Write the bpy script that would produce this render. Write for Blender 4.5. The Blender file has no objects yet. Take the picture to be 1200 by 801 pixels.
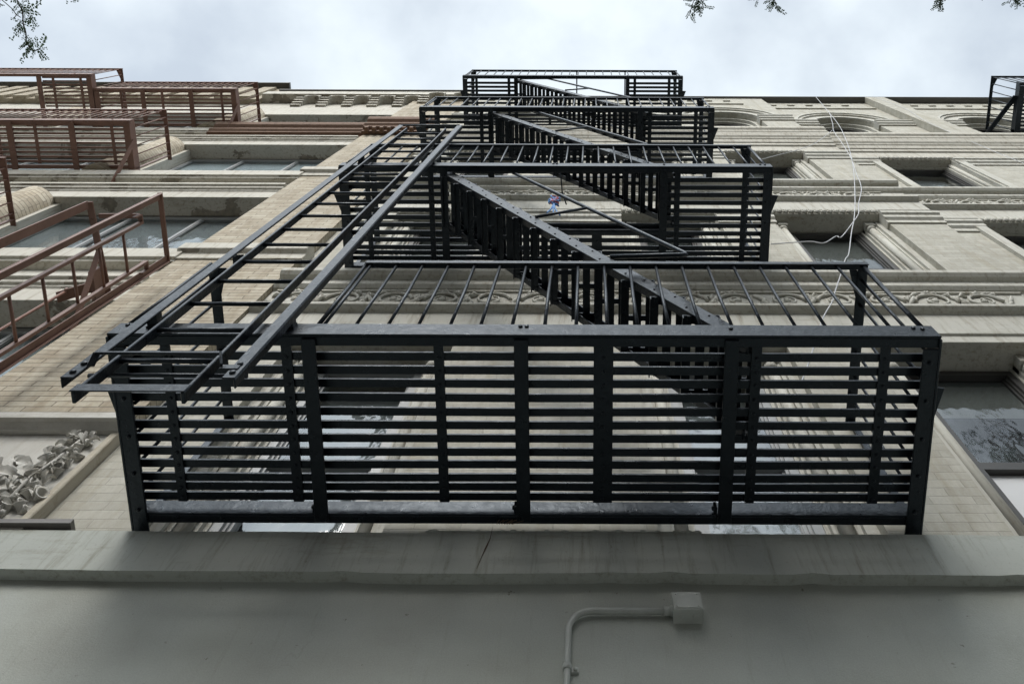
import bpy, math, random
from mathutils import Vector, Matrix
random.seed(7)
R = math.radians
S = bpy.context.scene
COL = S.collection

# ------------------------------------------------------------------ scale of the place
CAMZ = 1.6            # eye height
WALL = 2.69           # metres from the camera to the facade plane (facade is y = 0)
def W(X, D, h):       # X along the facade, D metres out from the camera towards the wall, h above the eye
    return Vector((X, D - WALL, h + CAMZ))

# ------------------------------------------------------------------ mesh builder
class MB:
    def __init__(s): s.v = []; s.f = []; s.sm = []
    def hexa(s, p, smooth=False):
        b = len(s.v); s.v += [Vector(q) for q in p]
        for f in ((0,3,2,1),(4,5,6,7),(0,1,5,4),(1,2,6,5),(2,3,7,6),(3,0,4,7)):
            s.f.append([b+i for i in f]); s.sm.append(smooth)
    def box(s, x0, x1, y0, y1, z0, z1):
        if x0 > x1: x0, x1 = x1, x0
        if y0 > y1: y0, y1 = y1, y0
        if z0 > z1: z0, z1 = z1, z0
        s.hexa([(x0,y0,z0),(x1,y0,z0),(x1,y1,z0),(x0,y1,z0),(x0,y0,z1),(x1,y0,z1),(x1,y1,z1),(x0,y1,z1)])
    def bar(s, p, q, w, t, side):
        p = Vector(p); q = Vector(q); d = (q-p).normalized()
        u = Vector(side); u = (u - d*u.dot(d)).normalized(); n = d.cross(u)
        a = u*w/2; c = n*t/2
        s.hexa([p-a-c, p+a-c, p+a+c, p-a+c, q-a-c, q+a-c, q+a+c, q-a+c])
    def tube(s, pts, r, n=8, cap=True):
        pts = [Vector(p) for p in pts]; m = len(pts)
        rr = r if isinstance(r, (list, tuple)) else [r]*m
        up = None; base = len(s.v)
        for i, p in enumerate(pts):
            d = (pts[min(i+1,m-1)] - pts[max(i-1,0)])
            if d.length < 1e-9: d = Vector((0,0,1))
            d.normalize()
            if up is None:
                up = Vector((0,0,1)) if abs(d.z) < .9 else Vector((1,0,0))
            up = up - d*up.dot(d)
            if up.length < 1e-6: up = d.orthogonal()
            up.normalize(); w = d.cross(up)
            for k in range(n):
                a = 2*math.pi*k/n
                s.v.append(p + (up*math.cos(a) + w*math.sin(a))*rr[i])
        for i in range(m-1):
            for k in range(n):
                a = base+i*n+k; b = base+i*n+(k+1)%n
                s.f.append([a, b, b+n, a+n]); s.sm.append(True)
        if cap:
            s.f.append([base+k for k in reversed(range(n))]); s.sm.append(False)
            s.f.append([base+(m-1)*n+k for k in range(n)]); s.sm.append(False)
    def profile(s, prof, x0, x1, yw=0.0):
        """prof: (outward, z) loop; extruded along X"""
        n = len(prof); b = len(s.v)
        for x in (x0, x1):
            for o, z in prof: s.v.append(Vector((x, yw-o, z)))
        for i in range(n):
            j = (i+1) % n
            s.f.append([b+i, b+j, b+n+j, b+n+i]); s.sm.append(False)
        s.f.append([b+i for i in range(n)]); s.sm.append(False)
        s.f.append([b+n+i for i in reversed(range(n))]); s.sm.append(False)
    def plan(s, pl, z0, z1):
        """pl: (x, y) loop extruded along z"""
        n = len(pl); b = len(s.v)
        for z in (z0, z1):
            for x, y in pl: s.v.append(Vector((x, y, z)))
        for i in range(n):
            j = (i+1) % n
            s.f.append([b+i, b+j, b+n+j, b+n+i]); s.sm.append(False)
        s.f.append([b+i for i in reversed(range(n))]); s.sm.append(False)
        s.f.append([b+n+i for i in range(n)]); s.sm.append(False)
    def lathe(s, p, axis, prof, n=10):
        """prof: (r, t) along axis from p"""
        p = Vector(p); ax = Vector(axis).normalized(); u = ax.orthogonal().normalized(); w = ax.cross(u)
        b = len(s.v)
        for r, t in prof:
            for k in range(n):
                a = 2*math.pi*k/n
                s.v.append(p + ax*t + (u*math.cos(a)+w*math.sin(a))*r)
        for i in range(len(prof)-1):
            for k in range(n):
                a = b+i*n+k; c = b+i*n+(k+1)%n
                s.f.append([a, c, c+n, a+n]); s.sm.append(True)
    def ball(s, p, rx, ry, rz, n=8, m=5):
        p = Vector(p); b = len(s.v)
        for i in range(m+1):
            t = math.pi*i/m
            for k in range(n):
                a = 2*math.pi*k/n
                s.v.append(p+Vector((rx*math.sin(t)*math.cos(a), ry*math.sin(t)*math.sin(a), rz*math.cos(t))))
        for i in range(m):
            for k in range(n):
                a = b+i*n+k; c = b+i*n+(k+1)%n
                s.f.append([a, a+n, c+n, c]); s.sm.append(True)
    def quad(s, a, b, c, d):
        k = len(s.v); s.v += [Vector(a), Vector(b), Vector(c), Vector(d)]
        s.f.append([k,k+1,k+2,k+3]); s.sm.append(False)
    def build(s, name, mat, parent=None, bevel=0, fix=True, **props):
        off = Vector((0,0,0)); q = parent
        if q is not None: off = ORG[q.name]
        else:
            lo = Vector((min(v.x for v in s.v), min(v.y for v in s.v), min(v.z for v in s.v)))
            hi = Vector((max(v.x for v in s.v), max(v.y for v in s.v), max(v.z for v in s.v)))
            off = Vector(((lo.x+hi.x)/2, (lo.y+hi.y)/2, lo.z))
        me = bpy.data.meshes.new(name)
        me.from_pydata([v-off for v in s.v], [], s.f)
        me.polygons.foreach_set('use_smooth', s.sm)
        if fix:
            import bmesh
            bm = bmesh.new(); bm.from_mesh(me)
            bmesh.ops.recalc_face_normals(bm, faces=bm.faces)
            bm.to_mesh(me); bm.free()
        me.materials.append(mat)
        o = bpy.data.objects.new(name, me); COL.objects.link(o)
        if parent is not None:
            o.parent = parent; ORG[o.name] = off
        else:
            o.location = off; ORG[o.name] = off
        if bevel:
            b = o.modifiers.new('bevel', 'BEVEL'); b.width = bevel; b.segments = 1; b.limit_method = 'ANGLE'
        for k, v in props.items(): o[k] = v
        return o
ORG = {}
def thing(name, label, cat, loc, group=None):
    o = bpy.data.objects.new(name, None); COL.objects.link(o); o.location = loc
    o.empty_display_size = .3
    o['label'] = label; o['category'] = cat
    if group: o['group'] = group
    ORG[o.name] = Vector(loc)
    return o

def smooth(pts, n=6):
    out = []
    for i in range(len(pts)-1):
        p0 = pts[max(i-1,0)]; p1 = pts[i]; p2 = pts[i+1]; p3 = pts[min(i+2,len(pts)-1)]
        for k in range(n):
            t = k/n; out.append(.5*((2*p1)+(p2-p0)*t+(2*p0-5*p1+4*p2-p3)*t*t+(3*p1-p0-3*p2+p3)*t**3))
    out.append(pts[-1]); return out
# ------------------------------------------------------------------ materials
class NT:
    def __init__(s, name):
        s.m = bpy.data.materials.new(name); s.m.use_nodes = True
        s.t = s.m.node_tree; s.n = s.t.nodes; s.p = s.n['Principled BSDF']; s.out = s.n['Material Output']
        s.co = s.n.new('ShaderNodeTexCoord').outputs['Object']
    def l(s, a, b): s.t.links.new(a, b)
    def map(s, scale=(1,1,1), src=None):
        n = s.n.new('ShaderNodeMapping'); n.inputs['Scale'].default_value = scale
        s.l(src or s.co, n.inputs[0]); return n.outputs[0]
    def noise(s, scale, detail=6, rough=.6, vec=None, dist=0):
        n = s.n.new('ShaderNodeTexNoise'); n.inputs['Scale'].default_value = scale
        n.inputs['Detail'].default_value = detail; n.inputs['Roughness'].default_value = rough
        n.inputs['Distortion'].default_value = dist
        s.l(vec or s.co, n.inputs['Vector']); return n.outputs['Fac']
    def ramp(s, fac, a, b, ca=(0,0,0,1), cb=(1,1,1,1)):
        n = s.n.new('ShaderNodeValToRGB'); e = n.color_ramp.elements
        e[0].position = a; e[1].position = b; e[0].color = ca; e[1].color = cb
        s.l(fac, n.inputs[0]); return n.outputs[0]
    def mix(s, fac, a, b, mode='MIX'):
        n = s.n.new('ShaderNodeMix'); n.data_type = 'RGBA'; n.blend_type = mode
        for sock, v in ((0, fac), (6, a), (7, b)):
            if hasattr(v, 'is_output'): s.l(v, n.inputs[sock])
            elif sock == 0: n.inputs[0].default_value = v
            else: n.inputs[sock].default_value = (*v, 1) if len(v) == 3 else v
        return n.outputs[2]
    def bump(s, h, strength, dist, prev=None):
        n = s.n.new('ShaderNodeBump'); n.inputs['Strength'].default_value = strength
        n.inputs['Distance'].default_value = dist; s.l(h, n.inputs['Height'])
        if prev: s.l(prev, n.inputs['Normal'])
        return n.outputs[0]
    def done(s, col=None, rough=None, normal=None, spec=.5):
        if col is not None:
            if hasattr(col, 'is_output'): s.l(col, s.p.inputs['Base Color'])
            else: s.p.inputs['Base Color'].default_value = (*col, 1)
        if rough is not None:
            if hasattr(rough, 'is_output'): s.l(rough, s.p.inputs['Roughness'])
            else: s.p.inputs['Roughness'].default_value = rough
        if normal is not None: s.l(normal, s.p.inputs['Normal'])
        s.p.inputs['Specular IOR Level'].default_value = spec
        return s.m

def m_iron():
    t = NT('black_iron_paint')
    a = t.noise(3.5, 5); b = t.noise(48, 4, .65); c = t.noise(190, 3)
    col = t.mix(t.ramp(a, .35, .7), (.0035,.0048,.0068), (.007,.009,.012))
    col = t.mix(t.ramp(t.noise(11, 8, .7), .66, .74), col, (.020,.014,.010))
    rg = t.ramp(t.noise(20, 6), .3, .75, (.24,)*3+(1,), (.46,)*3+(1,))
    nm = t.bump(t.noise(14, 3), .5, .010); nm = t.bump(b, .32, .006, nm)
    t.p.inputs['Specular Tint'].default_value = (.74,.87,1,1)
    return t.done(col, rg, nm, .42)
def m_rust():
    t = NT('red_brown_iron_paint')
    col = t.mix(t.ramp(t.noise(5, 6), .3, .7), (.14,.070,.048), (.20,.105,.075))
    col = t.mix(t.ramp(t.noise(16, 8, .7), .62, .70), col, (.075,.032,.016))
    nm = t.bump(t.noise(60, 5), .35, .004)
    return t.done(col, .5, nm)
def m_brick(name, c1, c2, mortar, bw, bh, ms, dirt, stain, bstr=.5, vary=.5):
    t = NT(name)
    sep = t.n.new('ShaderNodeSeparateXYZ'); t.l(t.co, sep.inputs[0])
    ad = t.n.new('ShaderNodeMath'); ad.operation = 'ADD'; t.l(sep.outputs[0], ad.inputs[0]); t.l(sep.outputs[1], ad.inputs[1])
    cb = t.n.new('ShaderNodeCombineXYZ'); t.l(ad.outputs[0], cb.inputs[0]); t.l(sep.outputs[2], cb.inputs[1])
    wob = t.n.new('ShaderNodeTexNoise'); wob.inputs['Scale'].default_value = 9; t.l(t.co, wob.inputs['Vector'])
    vm = t.n.new('ShaderNodeVectorMath'); vm.operation = 'MULTIPLY_ADD'
    t.l(wob.outputs['Color'], vm.inputs[0]); vm.inputs[1].default_value = (.012,.012,0); t.l(cb.outputs[0], vm.inputs[2])
    def br(a, b, mo):
        k = t.n.new('ShaderNodeTexBrick'); t.l(vm.outputs[0], k.inputs['Vector'])
        k.inputs['Scale'].default_value = 1; k.inputs['Brick Width'].default_value = bw; k.inputs['Row Height'].default_value = bh
        k.inputs['Mortar Size'].default_value = ms; k.inputs['Mortar Smooth'].default_value = .3
        k.inputs['Color1'].default_value = (*a,1); k.inputs['Color2'].default_value = (*b,1); k.inputs['Mortar'].default_value = (*mo,1)
        return k
    k = br(c1, c2, mortar)
    col = k.outputs['Color']
    st = t.ramp(t.noise(3.2, 9, .75, t.map((3,3,1))), .42, .75)
    col = t.mix(st, col, dirt, 'MULTIPLY')
    fine = t.ramp(t.noise(34, 7, .7), .35, .8, (1,1,1,1), (.72,.72,.72,1))
    col = t.mix(vary, col, fine, 'MULTIPLY')
    vs = t.ramp(t.noise(2.4, 6, .6, t.map((4,4,.35))), .52, .72)
    col = t.mix(vs, col, stain, 'MULTIPLY')
    inv = t.n.new('ShaderNodeMath'); inv.operation = 'SUBTRACT'; inv.inputs[0].default_value = 1; t.l(k.outputs['Fac'], inv.inputs[1])
    nm = t.bump(inv.outputs[0], bstr, .008); nm = t.bump(t.noise(55, 6), .25, .004, nm)
    return t.done(col, .8, nm, .3)
def m_stone(name, c, dirt, streak=.6, peel=None, soot=None, scale=1.0):
    t = NT(name)
    col = t.mix(t.ramp(t.noise(1.7*scale, 8, .65), .3, .75), c, tuple(x*.84 for x in c))
    vs = t.ramp(t.noise(5, 8, .72, t.map((5,5,.5))), .5, .74)
    col = t.mix(vs, col, tuple(1-(1-d)*streak for d in dirt), 'MULTIPLY')
    hs = t.ramp(t.noise(2.1, 9, .75, t.map((.5,1.5,3))), .55, .7)
    col = t.mix(hs, col, (.70,.665,.60), 'MULTIPLY')
    sp = t.ramp(t.noise(75, 4), .62, .74)
    col = t.mix(sp, col, (.78,.76,.72), 'MULTIPLY')
    h = t.noise(26, 7, .65)
    nm = t.bump(h, .25, .006)
    if peel:
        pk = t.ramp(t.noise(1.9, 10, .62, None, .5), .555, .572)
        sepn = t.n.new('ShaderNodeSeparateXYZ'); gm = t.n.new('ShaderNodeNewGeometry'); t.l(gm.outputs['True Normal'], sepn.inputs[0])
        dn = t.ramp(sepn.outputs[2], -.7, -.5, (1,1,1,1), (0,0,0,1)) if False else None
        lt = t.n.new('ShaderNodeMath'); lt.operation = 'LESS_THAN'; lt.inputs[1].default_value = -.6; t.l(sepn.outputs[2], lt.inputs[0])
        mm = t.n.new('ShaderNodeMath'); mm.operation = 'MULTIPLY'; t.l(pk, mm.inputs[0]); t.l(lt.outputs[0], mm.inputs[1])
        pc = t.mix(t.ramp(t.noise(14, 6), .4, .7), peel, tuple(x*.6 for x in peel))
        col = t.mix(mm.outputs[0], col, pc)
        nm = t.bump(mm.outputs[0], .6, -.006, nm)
    return t.done(col, .75, nm, .3)
def m_stucco():
    t = NT('grey_painted_stucco')
    c = (.43,.46,.425)
    col = t.mix(t.ramp(t.noise(1.3, 8, .6), .35, .7), c, (.35,.37,.335))
    big = t.ramp(t.noise(.9, 5, .5, t.map((1,1,2))), .45, .75)
    col = t.mix(big, col, (.80,.79,.75), 'MULTIPLY')
    sp = t.ramp(t.noise(13, 5, .62), .665, .70)
    col = t.mix(sp, col, (.5,.46,.42), 'MULTIPLY'); col = t.mix(t.ramp(t.noise(160, 4, .7), .35, .7), col, (.84,.84,.84), 'MULTIPLY')
    vs = t.ramp(t.noise(4, 8, .72, t.map((6,6,.5))), .56, .78)
    col = t.mix(vs, col, (.86,.85,.81), 'MULTIPLY')
    mu = t.n.new('ShaderNodeTexVoronoi'); mu.feature = 'DISTANCE_TO_EDGE'; mu.inputs['Scale'].default_value = .55
    dd = t.n.new('ShaderNodeTexNoise'); dd.inputs['Scale'].default_value = 2.6; dd.inputs['Detail'].default_value = 8; t.l(t.co, dd.inputs['Vector'])
    vm = t.n.new('ShaderNodeVectorMath'); vm.operation = 'MULTIPLY_ADD'; vm.inputs[1].default_value = (.8,.8,.8)
    t.l(dd.outputs['Color'], vm.inputs[0]); t.l(t.co, vm.inputs[2]); t.l(vm.outputs[0], mu.inputs['Vector'])
    cr = t.ramp(mu.outputs['Distance'], .0, .0022, (1,1,1,1), (0,0,0,1))
    pm = t.n.new('ShaderNodeMath'); pm.operation = 'MULTIPLY'; t.l(cr, pm.inputs[0]); t.l(t.ramp(t.noise(1.1, 3), .55, .75), pm.inputs[1])
    col = t.mix(pm.outputs[0], col, (.7,.68,.65), 'MULTIPLY')
    nm = t.bump(t.noise(3.2, 5, .6), .35, .02); nm = t.bump(t.noise(110, 5, .7), .5, .004, nm); nm = t.bump(pm.outputs[0], .4, -.004, nm)
    return t.done(col, .55, nm, .4)
def m_plain(name, c, rough=.6, bscale=40, bstr=.15, var=.25, spec=.5):
    t = NT(name)
    col = t.mix(t.ramp(t.noise(bscale*.12, 6), .3, .75), c, tuple(x*(1-var) for x in c))
    return t.done(col, rough, t.bump(t.noise(bscale, 5), bstr, .004), spec)
def m_glass(name, tint, ior=1.6):
    t = NT(name); t.n.remove(t.p)
    tr = t.n.new('ShaderNodeBsdfTransparent'); tr.inputs[0].default_value = (*tint, 1)
    gl = t.n.new('ShaderNodeBsdfGlossy'); gl.inputs['Roughness'].default_value = .04; gl.inputs[0].default_value = (.95,.98,1,1)
    fr = t.n.new('ShaderNodeFresnel'); fr.inputs['IOR'].default_value = ior
    nm = t.bump(t.noise(3.2, 3, .5, t.map((1,1,.6))), .3, .03)
    t.l(nm, gl.inputs['Normal']); 
    ge = t.n.new('ShaderNodeNewGeometry'); iv = t.n.new('ShaderNodeMath'); iv.operation = 'SUBTRACT'; iv.inputs[0].default_value = 1; t.l(ge.outputs['Backfacing'], iv.inputs[1])
    mu = t.n.new('ShaderNodeMath'); mu.operation = 'MULTIPLY'; t.l(fr.outputs[0], mu.inputs[0]); t.l(iv.outputs[0], mu.inputs[1])
    mx = t.n.new('ShaderNodeMixShader'); t.l(mu.outputs[0], mx.inputs[0]); t.l(tr.outputs[0], mx.inputs[1]); t.l(gl.outputs[0], mx.inputs[2])
    t.l(mx.outputs[0], t.out.inputs[0]); return t.m
def m_leaf(name, c):
    t = NT(name)
    col = t.mix(t.ramp(t.noise(2.5, 4), .3, .7), c, (c[0]*.6, c[1]*.65, c[2]*.6))
    t.p.inputs['Transmission Weight'].default_value = 0
    tl = t.n.new('ShaderNodeBsdfTranslucent'); t.l(col, tl.inputs[0])
    t.done(col, .5)
    mx = t.n.new('ShaderNodeMixShader'); mx.inputs[0].default_value = .3
    t.l(t.p.outputs[0], mx.inputs[1]); t.l(tl.outputs[0], mx.inputs[2]); t.l(mx.outputs[0], t.out.inputs[0]); return t.m
IRON = m_iron(); RUST = m_rust()
CREAM = m_brick('cream_painted_brick', (.49,.478,.42), (.41,.398,.345), (.40,.39,.345), .235, .068, .0036, (.76,.735,.68), (.84,.81,.74), .6)
TAN = m_brick('tan_roman_brick', (.51,.465,.37), (.36,.315,.24), (.22,.19,.145), .30, .062, .005, (.66,.60,.52), (.80,.76,.70), .55, .8)
OPPB = m_brick('dark_red_brick', (.22,.10,.075), (.17,.08,.06), (.3,.28,.25), .22, .07, .01, (.8,.78,.75), (.85,.83,.8))
STONE = m_stone('cream_painted_stone', (.49,.482,.43), (.52,.46,.38), 1.0)
SOOT = m_stone('soot_stained_stone', (.47,.45,.39), (.42,.36,.28), 1.0)
LSTONE = m_stone('grey_white_painted_stone', (.50,.48,.42), (.5,.44,.35), 1.0, peel=(.26,.235,.19))
PANEL = m_stone('weathered_white_limestone', (.53,.52,.48), (.7,.66,.6), .5, scale=3)
PANELT = m_stone('tan_limestone_edge', (.46,.42,.34), (.55,.47,.38), .8, scale=3)
STUCCO = m_stucco()
LEDGE = m_stone('grey_painted_ledge', (.44,.465,.43), (.60,.57,.50), .9)
FLASH = m_plain('dull_sheet_metal', (.15,.14,.13), .45, 60, .1, .4)
RUSTY = m_stone('rusted_sheet_metal', (.165,.098,.064), (.35,.28,.24), 1.0, scale=4)
FRAME = m_plain('dark_bronze_frame', (.045,.043,.040), .4)
FRAMEL = m_plain('grey_aluminium_frame', (.30,.31,.31), .35)
FRAMEW = m_plain('pale_painted_frame', (.42,.42,.39), .5)
GLASS = m_glass('window_glass', (.84,.87,.87), 1.9); GLASSB = m_glass('bluish_window_glass', (.86,.89,.90), 1.7)
SHADE = m_plain('dark_grey_shade', (.12,.118,.11), .8); SHADEB = m_plain('pale_blue_grey_shade', (.43,.465,.475), .8, 14, .1, .12); SHADEG = m_plain('green_grey_curtain', (.17,.18,.178), .8); SKYREFL = m_plain('sky_reflection_white', (.62,.63,.64), .7, 20, .1, .05)  # the white one paints a sky reflection in a pane
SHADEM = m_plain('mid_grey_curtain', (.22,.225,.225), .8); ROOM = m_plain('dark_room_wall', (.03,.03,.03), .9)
CABLE = m_plain('white_cable_sheath', (.55,.56,.58), .4); WEED = m_plain('dry_weed', (.11,.075,.05), .9); PIPE = m_plain('grey_painted_conduit', (.46,.485,.455), .45, 80, .2)
ROOFM = m_plain('dark_roof_metal', (.09,.088,.08), .5)
BARK = m_plain('grey_brown_bark', (.07,.055,.042), .9, 30, .8); LEAF = m_leaf('locust_leaf', (.045,.085,.032))
BLUE = m_plain('blue_ribbon', (.10,.28,.62), .5); RED = m_plain('red_white_ribbon', (.55,.13,.17), .5)
ASPH = m_plain('asphalt', (.05,.05,.05), .9, 60, .4); CONC = m_plain('sidewalk_concrete', (.24,.238,.225), .85, 30, .2); EARTH = m_plain('ground_surface', (.12,.115,.10), .95)
WHITEP = m_plain('white_road_paint', (.7,.7,.68), .7)

# ================================================================== ground
g = MB(); g.quad((-300,-300,-.16),(300,-300,-.16),(300,300,-.16),(-300,300,-.16)); g.build('ground', EARTH, kind='structure')
g = MB(); g.quad((-150,-16,-.15),(150,-16,-.15),(150,-6.2,-.15),(-150,-6.2,-.15)); g.build('road', ASPH, kind='structure')
g = MB(); g.box(-150,150,-6.2,.2,-.155,0); g.build('sidewalk', CONC, kind='structure', bevel=.02)
g = MB(); g.box(-150,150,-20,-16,-.155,0); g.build('pavement', CONC, kind='structure', bevel=.02)
g = MB()
for i in range(-20,20): g.quad((i*6,-11.16,-.146),(i*6+3,-11.16,-.146),(i*6+3,-11.04,-.146),(i*6,-11.04,-.146))
g.build('road_markings', WHITEP, kind='structure')

# ================================================================== building on the right (cream)
RB = thing('brick_building', 'cream painted brick building with carved stone bands behind the black fire escape', 'building', (5,0,0))
Z = CAMZ
XL, XR = -2.78, 14.0
STOREY = 3.29
SOFF = [5.37+i*STOREY for i in range(3)]          # undersides of the lintels above the eye
SILL = [3.30, 6.60, 9.89, 13.18]
ROOF = 18.15
cols = [(-2.27,-1.03,0), (.35,1.50,0), (2.13,3.44,0), (4.60,5.83,.10), (7.55,8.85,.10), (9.9,11.2,.10), (12.2,13.4,.10)]
SPLIT = 4.08
def sec(x): return 0.0 if x < SPLIT else .10
# --- brick piers, storey by storey
w = MB()
edges = [XL] + [e for c in cols for e in c[:2]] + [XR]
piers = [(edges[i], edges[i+1]) for i in range(0, len(edges), 2)]
for (a, b) in piers:
    parts = [(a,b,sec((a+b)/2))]
    if a < SPLIT < b: parts = [(a,SPLIT,0.0),(SPLIT,b,.10)]
    for (p, q, y) in parts:
        for i in range(3):
            w.box(p, q, y, .45, SILL[i]+Z, SOFF[i]+Z+.002)
        w.box(p, q, y, .45, SILL[3]+Z, 15.3+Z)
# --- top storey: arches
SPRING = 15.30
for (a, b, y) in cols:
    c = (a+b)/2; r = (b-a)/2; n = 20
    for k in range(n):
        t0 = math.pi*k/n; t1 = math.pi*(k+1)/n
        xa, za = c-r*math.cos(t0), SPRING+Z+r*math.sin(t0)
        xb, zb = c-r*math.cos(t1), SPRING+Z+r*math.sin(t1)
        zt = 16.2+Z
        w.hexa([(xa,y,za),(xb,y,zb),(xb,.45,zb),(xa,.45,za),(xa,y,zt),(xb,y,zt),(xb,.45,zt),(xa,.45,zt)])
for (a, b) in piers:
    parts = [(a,b,sec((a+b)/2))]
    if a < SPLIT < b: parts = [(a,SPLIT,0.0),(SPLIT,b,.10)]
    for (p, q, y) in parts: w.box(p, q, y, .45, 15.3+Z, 16.2+Z)
w.box(XL, SPLIT, 0, .45, 16.2+Z, ROOF-.12+Z); w.box(SPLIT, XR, .10, .45, 16.2+Z, ROOF-.12+Z)
# projecting brick strip of the top storey
for i in range(3):
    w.box(XL, SPLIT, .004, .449, SOFF[i]+Z-.0+.003, SILL[i+1]+Z+.004); w.box(SPLIT, XR, .104, .449, SOFF[i]+Z+.003, SILL[i+1]+Z+.004)
w.box(6.55, 7.0, -.05, .098, 13.3+Z, ROOF-.12+Z)
# corbel courses near the parapet
for (p, q, y) in ((XL, SPLIT-.6, 0), (SPLIT+.1, 6.5, .10), (7.05, XR, .10)):
    w.box(p, q, y-.03, y, 17.1+Z, 17.18+Z)
    x = p
    while x < q-.3:
        w.box(x, x+.16, y-.03, y, 17.55+Z, 17.62+Z); x += .42
WALLO = w.build('wall', CREAM, RB)
# --- dark rooms behind the windows
w = MB(); w.box(XL+.05, XR-.05, 1.4, 1.5, 0, ROOF-.3+Z)
for zz in (SOFF[0]+.6, SOFF[1]+.6, SOFF[2]+.6): w.box(XL+.05, XR-.05, .46, 1.39, zz+Z, zz+.1+Z)
w.box(XL, XL+.04, .451, 9, 0, ROOF+Z-.3); w.box(XR-.04, XR, .451, 9, 0, ROOF+Z-.3); w.box(XL, XR, 9.01, 9.1, 0, ROOF+Z-.3)
w.build('inner_wall', ROOM, RB)
w = MB(); w.box(XL-.02, XR, -.035, .5, ROOF-.118+Z, ROOF-.10+Z); w.box(XL-.04, XR, -.05, 9.1, ROOF-.098+Z, ROOF-.06+Z); w.build('roof_coping', ROOFM, RB)
# --- entablatures
def ent(base, top_o=.15, heavy=False):
    b = base
    p = [(-.26,b),(.03,b),(.03,b+.10),(.05,b+.11),(.05,b+.44),(.085,b+.45),(.12,b+.47),(.12,b+.51),(.03,b+.54),(.03,b+.93),(.06,b+.94),(.09,b+.97),(.09,b+1.02),(.075,b+1.03),(.075,b+1.085),(.12,b+1.10),(top_o,b+1.13),(top_o,b+1.19),(.0,b+1.23),(-.26,b+1.24)]
    if heavy:
        p = [(-.26,b),(.03,b),(.03,b+.10),(.05,b+.11),(.05,b+.40),(.08,b+.42),(.08,b+.54),(.10,b+.55),(.12,b+.66),(.14,b+.68),(.14,b+.72),(.17,b+.76),(.20,b+.90),(.215,b+.92),(.215,b+1.0),(.25,b+1.04),(.25,b+1.17),(.0,b+1.235),(-.26,b+1.24)]
    return [(o, z+Z) for o, z in p]
for i in range(3):
    for (a, b, y) in ((XL, SPLIT, 0.0), (SPLIT+.001, XR, .10)):
        m = MB(); m.profile(ent(SOFF[i], .15, i == 2), a, b, y)
        m.build('cornice', SOOT if i == 2 else STONE, RB, bevel=.004)
# arch ring mouldings, imposts
for (a, b, y) in cols:
    c = (a+b)/2; r0 = (b-a)/2
    m = MB()
    for (r_in, r_out, o) in ((r0+.01, r0+.10, .03), (r0+.10, r0+.26, .012), (r0+.26, r0+.33, .045), (r0+.33, r0+.385, .07)):
        n = 28; off = 0
        for k in range(n):
            t0 = math.pi*k/n; t1 = math.pi*(k+1)/n
            P = lambda r, t, yy: (c-r*math.cos(t), yy, SPRING+Z+r*math.sin(t)*1.0)
            m.hexa([P(r_in,t0,y-o), P(r_in,t1,y-o), P(r_in,t1,y+.02), P(r_in,t0,y+.02), P(r_out,t0,y-o), P(r_out,t1,y-o), P(r_out,t1,y+.02), P(r_out,t0,y+.02)])
    m.build('archivolt', STONE, RB)
for (a, b) in piers:
    parts = [(a,b,sec((a+b)/2))]
    if a < SPLIT < b: parts = [(a,SPLIT,0.0),(SPLIT,b,.10)]
    for (p, q, y) in parts:
        m = MB(); m.profile([(-.2,15.06+Z),(.03,15.06+Z),(.03,15.14+Z),(.06,15.16+Z),(.06,15.24+Z),(.09,15.27+Z),(.09,15.33+Z),(0,15.35+Z),(-.2,15.35+Z)], p-.03, q+.03, y); m.build('impost', STONE, RB)
# pier capitals, a moulded cap just below each lintel
for (a, b) in piers:
    parts = [(a,b,sec((a+b)/2))]
    if a < SPLIT < b: parts = [(a,SPLIT,0.0),(SPLIT,b,.10)]
    for i in range(3):
        for (p, q, y) in parts:
            m = MB(); z = SOFF[i]+Z
            if i: m.profile([(-.1,z-.28),(.02,z-.28),(.02,z-.2),(.05,z-.17),(.05,z-.09),(.075,z-.07),(.075,z-.003),(-.1,z-.003)], p-.02, q+.02, y); m.build('pier_capital', STONE, RB)
# egg and dart strips under the lintels
for i in (1, 2):
    for (a, b, y) in cols:
        m = MB(); x = a+.05
        while x < b-.03:
            m.ball((x, y-.045, SOFF[i]+Z+.045), .030, .03, .042, 7, 4); m.box(x+.033, x+.041, y-.06, y-.028, SOFF[i]+Z+.006, SOFF[i]+Z+.09); x += .075
        m.build('egg_moulding', STONE, RB)
# carved scroll friezes
def scrolls(m, x0, x1, zc, hh, y, rnd):
    x = x0+hh; s = 1
    while x < x1-hh:
        r = hh*.86; pts = []; rad = []
        for k in range(30):
            t = k/29; a = t*math.pi*2.9 + (0 if s > 0 else math.pi)
            rr = r*(1-t*.86)
            pts.append((x+rr*math.cos(a)*1.15, y-.012-.014*t, zc+s*rr*math.sin(a))); rad.append(.016*(1-.5*t))
        m.tube(pts, rad, 6)
        m.ball((x, y-.012, zc), .034, .024, .034, 8, 4)
        for j in range(11):
            a = rnd.uniform(0, 6.28); px = x+hh*1.2*math.cos(a); pz = zc+hh*.75*math.sin(a)
            m.tube([(px,y-.004,pz),(px+.05*math.cos(a+1),y-.022,pz+.04*math.sin(a+1)),(px+.10*math.cos(a+1.5),y-.008,pz+.06*math.sin(a+1.5))],[.012,.024,.006],6)
        m.tube([(x+hh*.9,y-.008,zc-s*hh*.7),(x+hh*1.35,y-.02,zc),(x+hh*1.75,y-.008,zc+s*hh*.7)],[.012,.022,.012],6)
        x += hh*2.55; s = -s
rnd = random.Random(3)
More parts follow.
